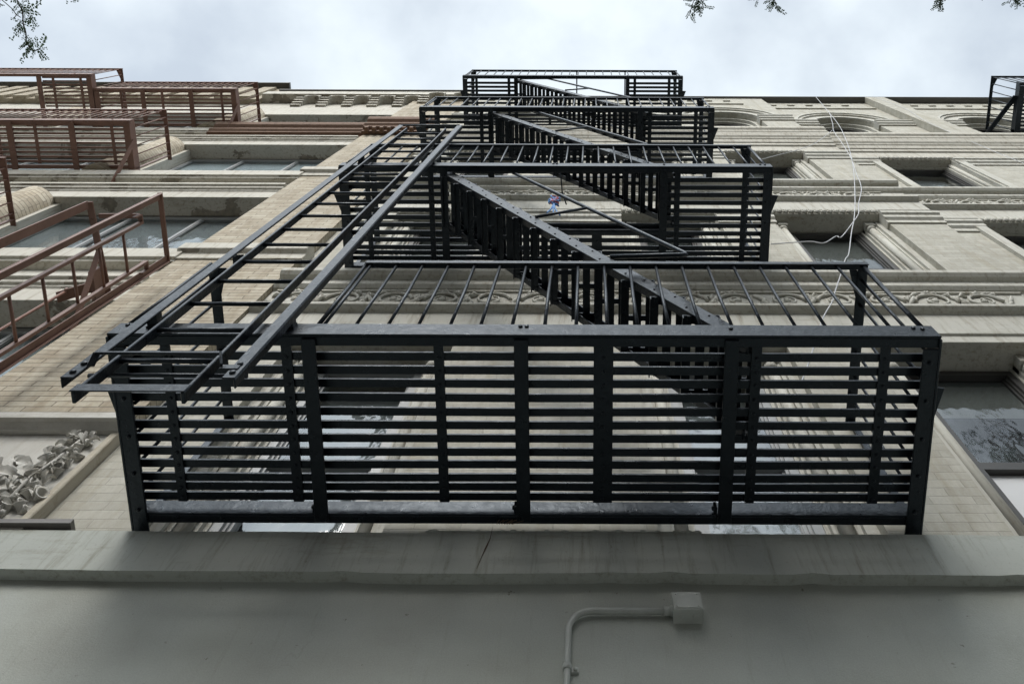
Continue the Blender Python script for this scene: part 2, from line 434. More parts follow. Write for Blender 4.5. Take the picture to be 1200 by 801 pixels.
for i in (0, 1):
    for (a, b, y) in ((XL+.1, SPLIT-.35, -.03), (SPLIT+.25, XR-.2, .07)):
        m = MB(); scrolls(m, a, b, SOFF[i]+.735+Z, .165, y, rnd); m.build('carved_frieze', STONE, RB)
        m = MB()
        for zz in (SOFF[i]+.56, SOFF[i]+.905): m.box(a-.05, b+.05, y-.02, y+.004, zz+Z, zz+.02+Z)
        m.build('frieze_border', STONE, RB)

def window(parent, x0, x1, z0, z1, y, mode, fm, gm):
    """sash window with dark frame, two panes"""
    m = MB(); t = .055; zm = z0+(z1-z0)*.44
    m.box(x0, x0+t, y, y+.11, z0, z1); m.box(x1-t, x1, y, y+.11, z0, z1)
    m.box(x0+t, x1-t, y, y+.11, z1-t, z1); m.box(x0+t, x1-t, y-.01, y+.11, z0, z0+t)
    m.box(x0+t, x1-t, y+.02, y+.09, zm-.035, zm+.035)
    for s_, yy in ((1, .022), (2, .04)):
        k = .018*s_
        m.box(x0+t+k-.018, x0+t+k, y+yy, y+.10, z0+t, z1-t); m.box(x1-t-k, x1-t-k+.018, y+yy, y+.10, z0+t, z1-t)
    fo = m.build('window', fm, parent)
    p = MB(); p.box(x0+t+.036, x1-t-.036, y+.05, y+.056, zm+.035, z1-t); p.build('pane', gm, fo)
    p = MB(); p.box(x0+t+.036, x1-t-.036, y+.074, y+.080, z0+t, zm-.035); p.build('pane', gm, fo)
    if mode == 'dark':
        b = MB(); b.box(x0+t, x1-t, y+.088, y+.094, z0+t, z1-t); b.build('window_shade', SHADE, fo)
    elif mode == 'half':
        b = MB(); b.box(x0+t, x1-t, y+.06, y+.066, zm+(z1-zm)*.52, z1-t); b.build('window_shade', SHADE, fo)
        b = MB(); b.box(x0+t+.04, x1-t-.04, y+.062, y+.072, z0+t+.002, zm-.037); b.build('sky_reflection_panel', SKYREFL, fo)  # sky reflection in the lower sash, put in as a white board
        b = MB(); b.box(x0+t, x1-t, y+.18, y+.19, zm, z1-t); b.build('curtain', ROOM, fo)
    elif mode == 'mid':
        b = MB(); b.box(x0+t, x1-t, y+.17, y+.18, z0+t, z1-t); b.build('curtain', SHADEB if y > .25 else SHADEM, fo)
    return fo
def jamb(m, e, s, y, z0, z1):
    """stepped stone jamb with engaged colonnette; s=+1 grows towards +x from edge e"""
    def X(d): return e+s*d
    m.box(X(0.0), X(.07), y+.07, y+.28, z0, z1)
    m.box(X(.07), X(.10), y+.10, y+.28, z0, z1)
    m.box(X(.10), X(.20), y+.155, y+.28, z0, z1)
    m.tube([(X(.14), y+.128, z0), (X(.14), y+.128, z1-.16)], .040, 12)
    m.tube([(X(.14), y+.128, z1-.16), (X(.14), y+.128, z1-.13), (X(.14), y+.128, z1-.09)], [.042,.055,.05], 12)
    m.box(X(.085), X(.20), y+.072, y+.2, z1-.09, z1-.002)
    m.box(X(.20), X(.225), y+.19, y+.28, z0, z1)
for ci, (a, b, y) in enumerate(cols):
    for i in range(3):
        z0, z1 = SILL[i]+Z, SOFF[i]+Z
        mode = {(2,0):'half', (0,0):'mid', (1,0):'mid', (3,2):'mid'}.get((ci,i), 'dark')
        if y == 0 or i == 0:
            f = window(RB, a+.225, b-.225, z0+.02, z1-.02, y+.20, mode, FRAMEL if (ci < 2 and i == 0) else FRAME, GLASS)
            m = MB(); jamb(m, a, 1, y, z0, z1-.001); jamb(m, b, -1, y, z0, z1-.001)
        else:
            f = window(RB, a+.10, b-.10, z0+.02, z1-.02, y+.13, mode if i == 1 else 'mid', FRAME, GLASSB)
            m = MB()
            for e, sg in ((a, 1), (b, -1)):
                m.box(e-sg*.12, e, y-.045, y+.001, z0+.0, z1-.003); m.box(e-sg*.02, e+sg*.03, y-.02, y+.2, z0+.001, z1-.005); m.tube([(e+sg*.045, y+.07, z0), (e+sg*.045, y+.07, z1-.004)], .03, 10); m.box(e+sg*.07, e+sg*.10, y+.09, y+.22, z0+.001, z1-.005); m.box(e+sg*.025, e+sg*.072, y+.085, y+.2, z0+.002, z1-.006)
            m.box(a, b, y+.10, y+.2, z1-.03, z1-.004)
        m.build('jamb_moulding', STONE, RB)
    # arched window
    c = (a+b)/2; r = (b-a)/2
    m = MB(); n = 20
    for rr0, rr1, ya, yb in ((r-.09, r+.02, y+.10, y+.30), (r-.15, r-.09, y+.16, y+.3)):
        for k in range(n):
            t0 = math.pi*k/n; t1 = math.pi*(k+1)/n
            P = lambda q, t, yy: (c-q*math.cos(t), yy, SPRING+Z+q*math.sin(t))
            m.hexa([P(rr0,t0,ya),P(rr0,t1,ya),P(rr0,t1,yb),P(rr0,t0,yb),P(rr1,t0,ya),P(rr1,t1,ya),P(rr1,t1,yb),P(rr1,t0,yb)])
        m.box(c-rr1, c-rr0, ya, yb, SILL[3]+Z, SPRING+Z); m.box(c+rr0, c+rr1, ya, yb, SILL[3]+Z, SPRING+Z)
    m.build('arch_lining', STONE, RB)
    f = MB(); q0, q1 = r-.21, r-.15
    for k in range(n):
        t0 = math.pi*k/n; t1 = math.pi*(k+1)/n
        P = lambda q, t, yy: (c-q*math.cos(t), yy, SPRING+Z+q*math.sin(t))
        f.hexa([P(q0,t0,y+.2),P(q0,t1,y+.2),P(q0,t1,y+.3),P(q0,t0,y+.3),P(q1,t0,y+.2),P(q1,t1,y+.2),P(q1,t1,y+.3),P(q1,t0,y+.3)])
    f.box(c-q1,c-q0,y+.2,y+.3,SILL[3]+Z,SPRING+Z); f.box(c+q0,c+q1,y+.2,y+.3,SILL[3]+Z,SPRING+Z); f.box(c-q0,c+q0,y+.21,y+.29,SPRING+Z-.05,SPRING+Z+.02); f.box(c-q0,c+q0,y+.21,y+.29,SILL[3]+Z,SILL[3]+.08+Z)
    fo = f.build('arched_window', FRAME, RB)
    p = MB(); p.box(c-q0, c+q0, y+.24, y+.246, SILL[3]+.08+Z, SPRING-.05+Z)
    pts = [(c-q0*math.cos(math.pi*k/n), SPRING+.02+Z+q0*math.sin(math.pi*k/n)*.97) for k in range(n+1)]
    bb = len(p.v); p.v += [Vector((x, y+.243, z)) for x, z in pts]; p.f.append(list(range(bb, bb+n+1))); p.sm.append(False)
    p.build('pane', GLASS, fo)
    s_ = MB(); s_.box(c-q0, c+q0, y+.36, y+.37, SILL[3]+Z, SPRING+.3+Z); s_.build('window_shade', SHADE, fo)

# ================================================================== shop front below
SB = MB(); LT = 3.265
SB.box(-14, 14, 0.0, .45, -.05, 3.005+Z+.1); SW = SB.build('shop_wall', STUCCO, RB)
m = MB(); rnd = random.Random(5)
n = 300; prev = None; chip = [0.0]*(n+1)
for k in range(n+1):
    chip[k] = (rnd.uniform(.004,.014) if rnd.random() < .10 else rnd.uniform(0,.002))
for k in range(n):       # painted ledge with slightly wavy, chipped arrises
    xa = -14+28*k/n; xb = -14+28*(k+1)/n
    def sag(x): return -.004*x + .004*math.sin(x*1.7)+.003*math.sin(x*4.1+1)
    def tilt(x): return .0022*x
    za, zb = LT+Z+sag(xa)*.6, LT+Z+sag(xb)*.6
    ba, bb_ = 3.005+Z+sag(xa)+chip[k], 3.005+Z+sag(xb)+chip[k+1]
    o = .058
    m.hexa([(xa,-o,ba),(xb,-o,bb_),(xb,.02,bb_),(xa,.02,ba),(xa,-o,za),(xb,-o,zb),(xb,.02,zb+.03),(xa,.02,za+.03)])
m.build('ledge', LEDGE, RB, bevel=0)
m = MB(); m.box(-14, -2.55, -.082, .0, LT+Z+.03, LT+Z+.058); m.build('flashing', FLASH, RB)
m = MB()
rnd = random.Random(11)
m.box(-.8, .55, -.052, -.004, LT+Z+.002, LT+Z+.022)
for k in range(170):      # crumbling mortar on top of the ledge beneath the balcony
    x = rnd.uniform(-.8, .55); r = rnd.uniform(.004,.013)
    m.ball((x, rnd.uniform(-.05,-.03), LT+Z+.02), r*1.8, r, r*.7, 6, 4)
m.build('mortar_crumbs', LEDGE, RB)
m = MB(); m.tube([W(-.47,2.622,3.30), W(-.475,2.629,3.22), W(-.488,2.630,3.16), W(-.50,2.631,3.10), W(-.512,2.631,3.03)], [.0006,.002,.004,.0012,.0004], 6); 
for k in range(7):
    m.tube([W(-.45+k*.012,2.61,3.30), W(-.45+k*.016,2.61,3.31+.006*(k%3)), W(-.44+k*.022,2.60,3.32)], .002, 5)
m.build('dead_weed', WEED, None, label='dry brown weed rooted in the grey ledge under the balcony', category='weed')

# ================================================================== building on the left
LB = thing('stone_building', 'grey white stone building with wide windows and a tan brick pier at left', 'building', (-8.4,0,0))
XL2 = -16.0; XP0, XP1 = -3.96, -2.785
m = MB(); m.box(XP0, XP1, -.08, .45, 4.15+Z, ROOF-.5+Z); m.build('brick_pier', TAN, LB)
m = MB()
rnd = random.Random(2)
LS = [4.0, 7.17, 10.34, 13.51]; LSO = [6.07, 9.25, 12.42, 15.6]
bays = [(-6.65, XP0), (-10.2, -7.25), (-13.7, -10.8)]
pw = MB()
for (a, b) in ((-7.25,-6.65), (-10.8,-10.2), (-16,-13.7)):
    pw.box(a, b, .05, .45, 3.2+Z, 17.9+Z)
pw.box(XL2, XP0-.001, .0, .45, 15.6+Z, 17.9+Z)
pw.box(XL2, XP0-.001, .06, .44, 3.2+Z, 3.7+Z)
pw.build('wall', LSTONE, LB)
for cx in (-6.95, -10.5):
    for i in range(4):
        m = MB(); m.tube([(cx, .05, LS[i]+.05+Z), (cx, .05, LSO[i]+Z-.003)], .23, 16)
        m.build('round_column', TAN, LB)
for i in range(3):
    b = LSO[i]; t = LS[i+1]
    pr = [(-.21,b),(.04,b),(.04,b+.24),(.06,b+.26),(.06,b+.28),(.085,b+.29),(.095,b+.32),(.085,b+.335),(.12,b+.35),(.12,b+.41),(.0,b+.44),(.0,t-.30),(.085,t-.29),(.09,t-.26),(.12,t-.25),(.12,t-.02),(.10,t),(-.21,t+.02)]
    m = MB(); m.profile([(o,z+Z) for o,z in pr], XL2, XP0-.001, 0); m.build('cornice', LSTONE, LB, bevel=.004)
m = MB(); m.profile([(-.21,3.2+Z),(.02,3.2+Z),(.02,3.75+Z),(.12,3.8+Z),(.12,3.98+Z),(-.21,4.02+Z)], XL2, XP0-.001, 0); m.build('base_course', LSTONE, LB)
# pier blocks
for zz in (6.93, 10.15):
    m = MB(); m.profile([(-.1,zz+Z),(.0,zz+Z),(.10,zz+Z),(.10,zz+.12+Z),(.15,zz+.15+Z),(.15,zz+.30+Z),(.08,zz+.34+Z),(-.1,zz+.34+Z)], XP0-.06, XP1+.03, 0); m.build('pier_block', LSTONE, LB, bevel=.006)
# rusted metal cornice under the top windows
rp = [(-.1,12.98),(.06,12.98),(.06,13.08),(.12,13.1),(.12,13.16),(.16,13.2),(.16,13.26),(.12,13.28),(.15,13.36),(.2,13.4),(.22,13.47),(.22,13.53),(.02,13.56),(-.1,13.56)]
m = MB(); m.profile([(o,z+Z) for o,z in rp], -6.7, XP0-.03, 0); m.build('rusted_cornice', RUSTY, LB)
m = MB(); m.profile([(o+.09,z+Z+.1) for o,z in rp], XP0-.028, XP1+.04, 0)
for k in range(9): m.box(XP0+.05+k*.13, XP0+.11+k*.13, -.23, -.13, 13.0+Z, 13.09+Z)
m.build('rusted_cornice', RUSTY, LB)
# corbelled parapet
m = MB()
x = -6.6
while x < XP1-.2:
    y0 = -.08 if x > XP0 else 0
    for q in range(4): m.box(x, x+.22, y0-.05-.035*q, y0-.001, 16.6+.12*q+Z, 16.70+.12*q+Z)
    xa_, xb_ = x+.22, x+.56; c_ = (xa_+xb_)/2; r_ = .17
    for k in range(8):
        t0 = math.pi*k/8; t1 = math.pi*(k+1)/8
        A0 = (c_-r_*math.cos(t0), 16.86+r_*math.sin(t0)+Z); A1 = (c_-r_*math.cos(t1), 16.86+r_*math.sin(t1)+Z)
        m.hexa([(A0[0],y0-.19,A0[1]),(A1[0],y0-.19,A1[1]),(A1[0],y0,A1[1]),(A0[0],y0,A0[1]),(A0[0],y0-.19,17.079+Z),(A1[0],y0-.19,17.079+Z),(A1[0],y0,17.079+Z),(A0[0],y0,17.079+Z)])
    x += .56
m.box(-7.4, XP1, -.22, .4, 17.08+Z, 17.45+Z); m.box(-7.4, XP1, -.14, .4, 17.452+Z, 18.05+Z)
tw = MB(); tw.box(XL2, -7.402, -.12, .6, 16.9+Z, 18.6+Z)
x = -15.9
while x < -7.6: tw.box(x, x+.3, -.19, -.119, 16.9+Z, 18.4+Z); x += .5
tw.build('tower_wall', TAN, LB)
m.box(XP0-.2, XP1, -.1, .4, ROOF-.5+Z, 17.078+Z)
m.build('parapet', LSTONE, LB)
m = MB(); m.box(-7.4, XP1+.02, -.18, 9, 18.052+Z, 18.12+Z); m.box(XL2, -7.36, -.27, 9, 18.602+Z, 18.68+Z); m.build('roof_coping', ROOFM, LB)
# wide windows
for (a, b) in bays:
    for i in range(4):
        z0, z1 = LS[i]+.02+Z, LSO[i]+Z
        y = .205; f = MB(); n = 3 if b-a < 2.8 else 3
        ws = (b-a)/n; t = .05
        f.box(a, b, y+.01, y+.08, z1-.09, z1); f.box(a, b, y-.02, y+.08, z0, z0+.08)
        for k in range(n+1):
            xc = a+ws*k; xc = min(max(xc, a+.04), b-.04)
            f.box(xc-.018, xc+.018, y+.014, y+.06, z0+.08, z1-.09)
            f.box(xc-.032, xc+.032, y+.0245, y+.05, z0+.08, z1-.09)
        fo = f.build('window', FRAMEL, LB)
        for k in range(n):
            p = MB(); p.box(a+ws*k+.055, a+ws*(k+1)-.055, y+.03, y+.036, z0+.08, z1-.09); p.build('pane', GLASSB, fo)
        s_ = MB(); s_.box(a+.04, b-.04, y+.062, y+.068, z0+.08, z1-.05); s_.build('curtain', (SHADEG, SHADEG, SHADEB, SHADEB)[i], fo)
m = MB(); m.box(XL2, XP1-.02, 1.4, 1.5, 0, 17.5+Z); m.box(XL2, XP1-.03, 9.0, 9.1, 0, 17.9+Z); m.box(XL2, XL2+.05, .46, 9, 0, 17.9+Z); m.build('inner_wall', ROOM, LB)
# carved panel at the foot of the pier
m = MB(); m.box(XP0, XP1, -.055, .45, 3.2+Z, 4.08+Z); PN = m.build('relief_panel', PANEL, LB)
m = MB(); zf = LT+Z+.06; m.hexa([(XP1-.045,-.075,zf),(XP1+.002,-.075,zf),(XP1+.002,.2,zf),(XP1-.02,.2,zf),(XP1-.045,-.075,4.081+Z),(XP1+.002,-.075,4.081+Z),(XP1+.002,.2,4.081+Z),(XP1-.02,.2,4.081+Z)]); m.build('panel_frame', PANELT, PN, bevel=.006)
m = MB(); m.profile([(-.1,4.082+Z),(.085,4.082+Z),(.10,4.095+Z),(.125,4.11+Z),(.15,4.112+Z),(.15,4.17+Z),(.08,4.2+Z),(-.1,4.2+Z)], XP0-.05, XP1+.004, 0); m.build('panel_cap', PANEL, PN)
m = MB(); rnd = random.Random(21); y = -.055
def flower(x, z, s, ang, tilt=.9):
    ax = Vector((math.sin(ang)*.9, -tilt, math.cos(ang)*.9)).normalized()
    m.lathe((x, y+.01, z), ax, [(.012*s,0),(.016*s,.02*s),(.024*s,.05*s),(.040*s,.075*s),(.042*s,.082*s),(.030*s,.078*s),(.018*s,.05*s),(.004*s,.035*s)], 12)
def leaf(x, z, ang, L, wd_, lift):
    b = len(m.v); nu, nv = 6, 5
    for a in range(nu+1):
        t = a/nu; hw = wd_*math.sin(math.pi*min(.97,(t*.92+.06)))*(1+.18*math.cos(t*14))
        for c in range(nv):
            q = (c/(nv-1)-.5)*2
            lx, lz = hw*q, L*t
            yy = y-.004-lift*math.sin(math.pi*t*.8)-.012*(abs(q)**1.5)+(.006 if c == 2 else 0)
            m.v.append(Vector((x+lx*math.cos(ang)+lz*math.sin(ang), yy, z+lz*math.cos(ang)-lx*math.sin(ang))))
    for a in range(nu):
        for c in range(nv-1):
            k0 = b+a*nv+c; m.f.append([k0,k0+1,k0+nv+1,k0+nv]); m.sm.append(True)
for k in range(96):
    zc = 3.34+.70*k/95; cx = -2.965+rnd.uniform(-.075,.075)+.02*math.sin(k)
    q = rnd.random()
    if q < .5: flower(cx, zc+Z, rnd.uniform(.55,.9), rnd.uniform(-1.5,1.5), rnd.uniform(.5,1.2))
    elif q < .85:
        a = rnd.uniform(0,6.28); L = rnd.uniform(.035,.062)
        leaf(cx, zc+Z, a, L*1.35, L*.36, .045)
    else: m.ball((cx,y-.018,zc+Z), .016,.02,.016)
m.tube([(-2.96,y-.03,3.34+Z),(-2.98,y-.045,3.6+Z),(-2.95,y-.04,3.8+Z),(-2.95,y-.03,4.02+Z)],[.008,.010,.009,.006],8)
for j in range(9):
    leaf(-3.0-.03*j+rnd.uniform(-.02,.02), 3.70+Z+rnd.uniform(-.05,.06), rnd.uniform(-2.4,-.4), .12, .035, .04)
m.build('carved_garland', PANEL, PN)

# ================================================================== black fire escape
FE = thing('fire_escape', 'black iron fire escape of four stacked balconies and stairs on the cream building', 'fire escape', W(-.3,2.69,3.3))
XA, XB = -2.27, 1.66
DF, DB = 1.62, 2.63
BH = [3.33, 6.71, 10.03, 13.56]
def yD(D): return D-WALL
SLATS = [1.761,1.833,1.903,1.978,2.054,2.126,2.198,2.273,2.342,2.416,2.467,2.522]
OPX = (-1.29, .66); OPD = 2.22
def bolt(m, p, ax, r=.012, t=.010): m.lathe(p, ax, [(0,t),(r*.7,t),(r,t*.6),(r,0)], 6)
def balcony(h, opening, gap, mat=IRON, parent=None):
    z = h+Z
    rnd = random.Random(int(h*100))
    m = MB()
    for D in SLATS:
        y0, y1 = yD(D-.021), yD(D+.021); sg = rnd.uniform(-.003,.003)
        if opening and D < OPD-.03:
            segs = [(XA+.03, OPX[0]), (OPX[1], XB-.03)]
        else: segs = [(XA+.03, XB-.03)]
        for a, b in segs:
            n = max(2, int((b-a)/.9)); pv = None
            for k in range(n):
                xa = a+(b-a)*k/n; xb = a+(b-a)*(k+1)/n
                da = .003*math.sin(xa*3+D*9); db = .003*math.sin(xb*3+D*9)
                m.hexa([(xa,y0,z+.055+da),(xb,y0,z+.055+db),(xb,y1,z+.055+db),(xa,y1,z+.055+da),(xa,y0,z+.066+da),(xb,y0,z+.066+db),(xb,y1,z+.066+db),(xa,y1,z+.066+da)])
    fl = m.build('balcony_floor', mat, parent)
    def sub(mm, nm, bv=.004): return mm.build(nm, mat, fl, bevel=bv)
    # front channel
    m = MB(); m.box(XA, XB, yD(DF), yD(DF+.012), z, z+.115); m.box(XA, XB, yD(DF+.0121), yD(DF+.06), z, z+.012); m.box(XA,XB,yD(DF+.0121),yD(DF+.05),z+.104,z+.115)
    for xx in (XA+.08, XA+.05, -.33, -.30, .68, 1.56, 1.60): bolt(m, (xx, yD(DF), z+.07+.02*((xx*37)%1)), (0,-1,0))
    sub(m, 'front_beam')
    m = MB(); m.box(XA+.02, XB-.02, yD(2.580), yD(2.592), z, z+.10); m.box(XA+.02, XB-.02, yD(2.5921), yD(2.635), z-.0, z+.012); m.box(XA+.02,XB-.02,yD(2.5921),yD(2.62),z+.088,z+.10)
    sub(m, 'back_beam')
    for s, xe in ((1, XA), (-1, XB)):
        m = MB(); m.box(xe, xe+s*.013, yD(DF+.013), yD(2.69), z-.012, z+.115); m.box(xe+s*.0131, xe+s*.085, yD(DF+.062), yD(2.685), z-.012, z+.0)
        # triangular knee plate on the outside
        a = Vector((xe, yD(1.86), z+.02)); 
        m.plan([(xe-s*.001, yD(1.885)), (xe-s*(.06 if h > 4 else .04), yD(1.89)), (xe-s*.001, yD(2.06))], z+.0, z+.012)
        m.bar((xe-s*.02, yD(1.93), z+.01), (xe-s*.004, yD(1.93), z+.42), .03, .008, (0,1,0))
        for q in range(5): bolt(m, (xe+s*.05, yD(1.75+q*.2), z-.012), (0,0,-1), .011)
        sub(m, 'end_beam')
    tb = [-1.32, .674] if opening else [-1.32, -.32, .674]
    for xx in tb:
        m = MB(); m.box(xx-.034, xx+.034, yD(DF+.02), yD(2.618), z-.014, z-.003); m.box(xx-.008, xx+.008, yD(DF+.0605), yD(2.58), z-.003, z+.053)
        m.box(xx-.05, xx-.0345, yD(2.54), yD(2.579), z+.004, z+.05)
        bolt(m, (xx-.05, yD(2.56), z+.025), (-1,0,0), .012)
        sub(m, 'cross_beam')
    for xx, ww in ((-2.03,.045), (-1.45,.05), (-.72,.048), (.805,.048), (1.42,.05), (.07,.095)):
        if opening and OPX[0] < xx < OPX[1]:
            d0 = OPD+.03
        else: d0 = DF+.062
        m = MB(); m.box(xx-ww/2, xx+ww/2, yD(d0), yD(2.545), z+.044, z+.0545)
        for D in SLATS:
            if D > d0: bolt(m, (xx, yD(D), z+.044), (0,0,-1), .009, .006)
        sub(m, 'strap', 0)
    if opening:
        m = MB(); m.box(OPX[0]-.03, OPX[1]+.03, yD(OPD), yD(OPD+.01), z-.01, z+.07); m.box(OPX[0]-.03, OPX[1]+.03, yD(OPD+.0101), yD(OPD+.05), z-.01, z+.0); sub(m, 'trimmer_beam')
        m = MB(); m.tube([(OPX[0]+.04, yD(1.70), z-.01), (OPX[0]+.04, yD(2.2), z-.01)], .012, 8); sub(m, 'tie_rod', 0)
    # wall brackets under the platform
    for xx in (XA+.12, .674, XB-.25):
        m = MB(); m.bar((xx, yD(2.60), z-.02), (xx, yD(2.685), z-.32), .05, .01, (1,0,0)); m.box(xx-.03, xx+.03, yD(2.678), yD(2.695), z-.36, z-.02); 
        if h > 4: sub(m, 'wall_bracket', 0)
    # railing
    zr = z+.97
    x0 = -1.33 if gap else XA+.02
    m = MB(); x = -1.295 if gap else XA+.045+.0; 
    if not gap: x = -1.295-.1536*6
    while x < XB-.02:
        j = rnd.uniform(-.004,.004)
        m.tube([(x+j, yD(1.645), z+.11), (x+j*.5+rnd.uniform(-.003,.003), yD(1.645), z+.55), (x, yD(1.645), zr)], .0095, 6); x += .1536
    lm = MB() if gap else m
    for xe, m_ in ((XA+.02, lm), (XB-.03, m)):
        for k in range(6):
            D = 1.735+.155*k; m_.tube([(xe, yD(D), z+.11), (xe, yD(D), zr)], .0095, 6)
    m.tube([(XB-.03, yD(1.645), z+.11), (XB-.03, yD(1.645), zr)], .012, 6)
    lm.tube([(XA+.02, yD(1.645), z+.11), (XA+.02, yD(1.645), zr)], .012, 6)
    if gap: lm.build('railing', mat, parent)
    rl = m.build('railing', mat, parent)
    m = MB(); m.box(x0, XB, yD(1.625), yD(1.632), zr-.02, zr+.022); m.box(x0, XB, yD(1.6321), yD(1.668), zr-.002, zr+.008); m.build('top_rail', mat, rl, bevel=.003)
    for s, xe in ((1, XA), (-1, XB)):
        m = MB(); m.box(xe, xe+s*.062, yD(1.6685), yD(2.69), zr-.004, zr+.006); m.box(xe, xe+s*.007, yD(1.6685), yD(2.69), zr+.0061, zr+.03)
        m.plan([(xe+s*.0621, yD(1.6685)), (xe+s*.11, yD(1.6685)), (xe+s*.0621, yD(1.84))], zr-.004, zr+.006)
        m.build('side_rail', mat, rl, bevel=.003)
        m = MB(); m.box(xe+s*.005, xe+s*.045, yD(2.655), yD(2.675), z+.1, zr-.004); m.build('wall_post', mat, rl)
    if gap:
        m = MB(); m.tube([(x0+.004, yD(1.645), z+.11), (x0+.004, yD(1.645), zr)], .012, 6); m.build('gate_post', mat, rl)
    return fl, rl
for i, h in enumerate(BH): fl, rl = balcony(h, i > 0, i == 0, IRON, FE)
m = MB()
z = BH[3]+Z+.97
for xx in (-.25, .67): m.tube([(xx, yD(1.64), z-.01), (xx, yD(1.95), z-.01), (xx, yD(2.16), z-.05)], .014, 6)
m.build('rail_tie', IRON, FE)

# stairs
def stair(h0, h1):
    X0, X1 = -1.32, .80
    D0, D1 = 1.70, 2.19
    zt, zb = h1+Z+.09, h0+Z+.07
    d = Vector((X1-X0, 0, zb-zt)); dn = d.normalized()
    perp = Vector((-dn.z, 0, dn.x)); perp = perp if perp.z > 0 else -perp
    P = lambda t, D, o=0: Vector((X0, yD(D), zt)) + d*t + perp*o
    m = MB()
    for D in (D0, D1):
        s = 1 if D == D0 else -1
        m.bar(P(0,D), P(1,D), .092, .010, perp)                      # web
        m.bar(P(0,D+s*-.012,-.0), P(1,D+s*-.012,0), .0001, .0001, perp) if False else None
        m.bar(P(0,D+s*.0225,-.041), P(1,D+s*.0225,-.041), .01, .045, perp)   # bottom flange
        m.bar(P(0,D+s*.0225,.041), P(1,D+s*.0225,.041), .01, .045, perp)
        n = 28
        if D == D0:
            for k in range(n): 
                bolt(m, P((k+.5)/n, D-.005, .018 if k % 2 else -.018), (0,-1,0), .0075, .006)
    st = m.build('stair', IRON, FE, bevel=.002)
    N = 14
    for k in range(N):
        t = (k+.6)/N; c = P(t, 0, .0); x = c.x; z = c.z
        m = MB(); w = .185; y0, y1 = yD(D0+.007), yD(D1-.007)
        xs = [x-w/2, x-w/2+.043, x-w/2+.0685, x-w/2+.1165, x-w/2+.142, x+w/2]
        for q in (0, 2, 4): m.box(xs[q], xs[q+1], y0, y1, z, z+.008)
        ly = y1-y0
        for (f0, f1) in ((0,.10),(.47,.54),(.90,1)):
            for q in (1, 3): m.box(xs[q], xs[q+1], y0+ly*f0, y0+ly*f1, z, z+.008)
        m.box(xs[0]-.006, xs[0], y0, y1, z-.028, z+.008); m.box(xs[5], xs[5]+.006, y0, y1, z-.028, z+.008)
        for yy in (y0, y1-.028): m.box(xs[0]+.02, xs[5]-.02, yy, yy+.028, z-.008, z-.0005)
        m.build('tread', IRON, st)
    m = MB()
    off = .455
    Dh = D0-.012
    hv = Vector((.49, 0, .06))
    def rail(Dq, ta, tb):
        f0 = P(ta, Dq, .05); f1 = P(tb, Dq, .05); e0 = P(ta, Dq)+hv*1.1; e1 = P(tb, Dq)+hv*1.1
        def L(p, q, t): return p.lerp(q, t)
        return [f0, L(f0,e0,.9), L(f0,e0,.97)+Vector((.004,0,-.004)), L(e0,e1,.015), L(e0,e1,.5)+Vector((0,0,-.006)), L(e0,e1,.985), L(f1,e1,.97)+Vector((.004,0,.004)), L(f1,e1,.9), f1]
    m.tube(rail(Dh, .01, .665), .0145, 10)
    m.build('handrail', IRON, st)
    m = MB(); m.tube([P(.42,Dh,.04), P(.42,Dh,off+.03)], .012, 8); m.build('rail_strut', IRON, st)
    if h0 > 9:
        m = MB(); m.tube(rail(D1+.012, .01, .70), .0145, 10); m.build('handrail', IRON, st)
for i in range(3): stair(BH[i], BH[i+1])

# ================================================================== black drop ladder
DLD = 1.55
DL = thing('drop_ladder', 'black iron drop ladder in guide rails at the left end of the black balconies', 'ladder', W(-1.78,DLD,2.69))
gl_, gr_ = -2.085, -1.44
for x in (gl_, gr_):
    m = MB(); s = 1 if x == gr_ else -1
    m.box(x-.027, x+.027, yD(DLD-.004), yD(DLD+.004), 2.79+Z, 8.32+Z); m.box(x+s*.019, x+s*.027, yD(DLD+.0041), yD(DLD+.045), 2.79+Z, 8.32+Z)
    for zz in (2.83, 2.9): bolt(m, (x, yD(DLD-.004), zz+Z), (0,-1,0), .014)
    m.build('guide_rail', IRON, DL, bevel=.003)
    for hh in (3.39, 6.77):
        m = MB(); m.box(x-.025, x+.025, yD(DLD+.0045), yD(DF-.001), hh+Z, hh+.045+Z); m.bar((x-s*.05, yD(DF-.006), hh+.02+Z), (x+s*.03, yD(DF-.006), hh+.02+Z), .05, .01, (0,0,1)); bolt(m,(x-s*.042,yD(DF-.011),hh+.02+Z),(0,-1,0),.013); m.build('guide_bracket', IRON, DL)
sl_, sr_ = -2.0, -1.575
for x in (sl_, sr_):
    m = MB(); m.box(x-.008, x+.008, yD(DLD+.006), yD(DLD+.056), 2.695+Z, 8.2+Z); m.build('stile', IRON, DL, bevel=.003)
for k in range(18):
    hh = 2.99+.2945*k
    m = MB(); m.tube([(sl_, yD(DLD+.03), hh+Z), (sr_, yD(DLD+.03), hh+Z)], .0115, 8); m.build('rung', IRON, DL)
m = MB(); m.box(sl_-.012, sr_+.012, yD(DLD-.002), yD(DLD+.004), 2.69+Z, 2.745+Z); m.build('bottom_bar', IRON, DL, bevel=.003)
m = MB(); m.tube([(gl_-.01, yD(DLD+.066), 2.93+Z), (-1.8, yD(DLD+.066), 2.935+Z), (gr_+.01, yD(DLD+.066), 2.93+Z)], .010, 8); m.build('guide_tie', IRON, DL)
m = MB(); m.tube([(gl_, yD(DLD), 8.315+Z), (gr_, yD(DLD), 8.315+Z)], .012, 8); m.build('guide_tie', IRON, DL)
m = MB()
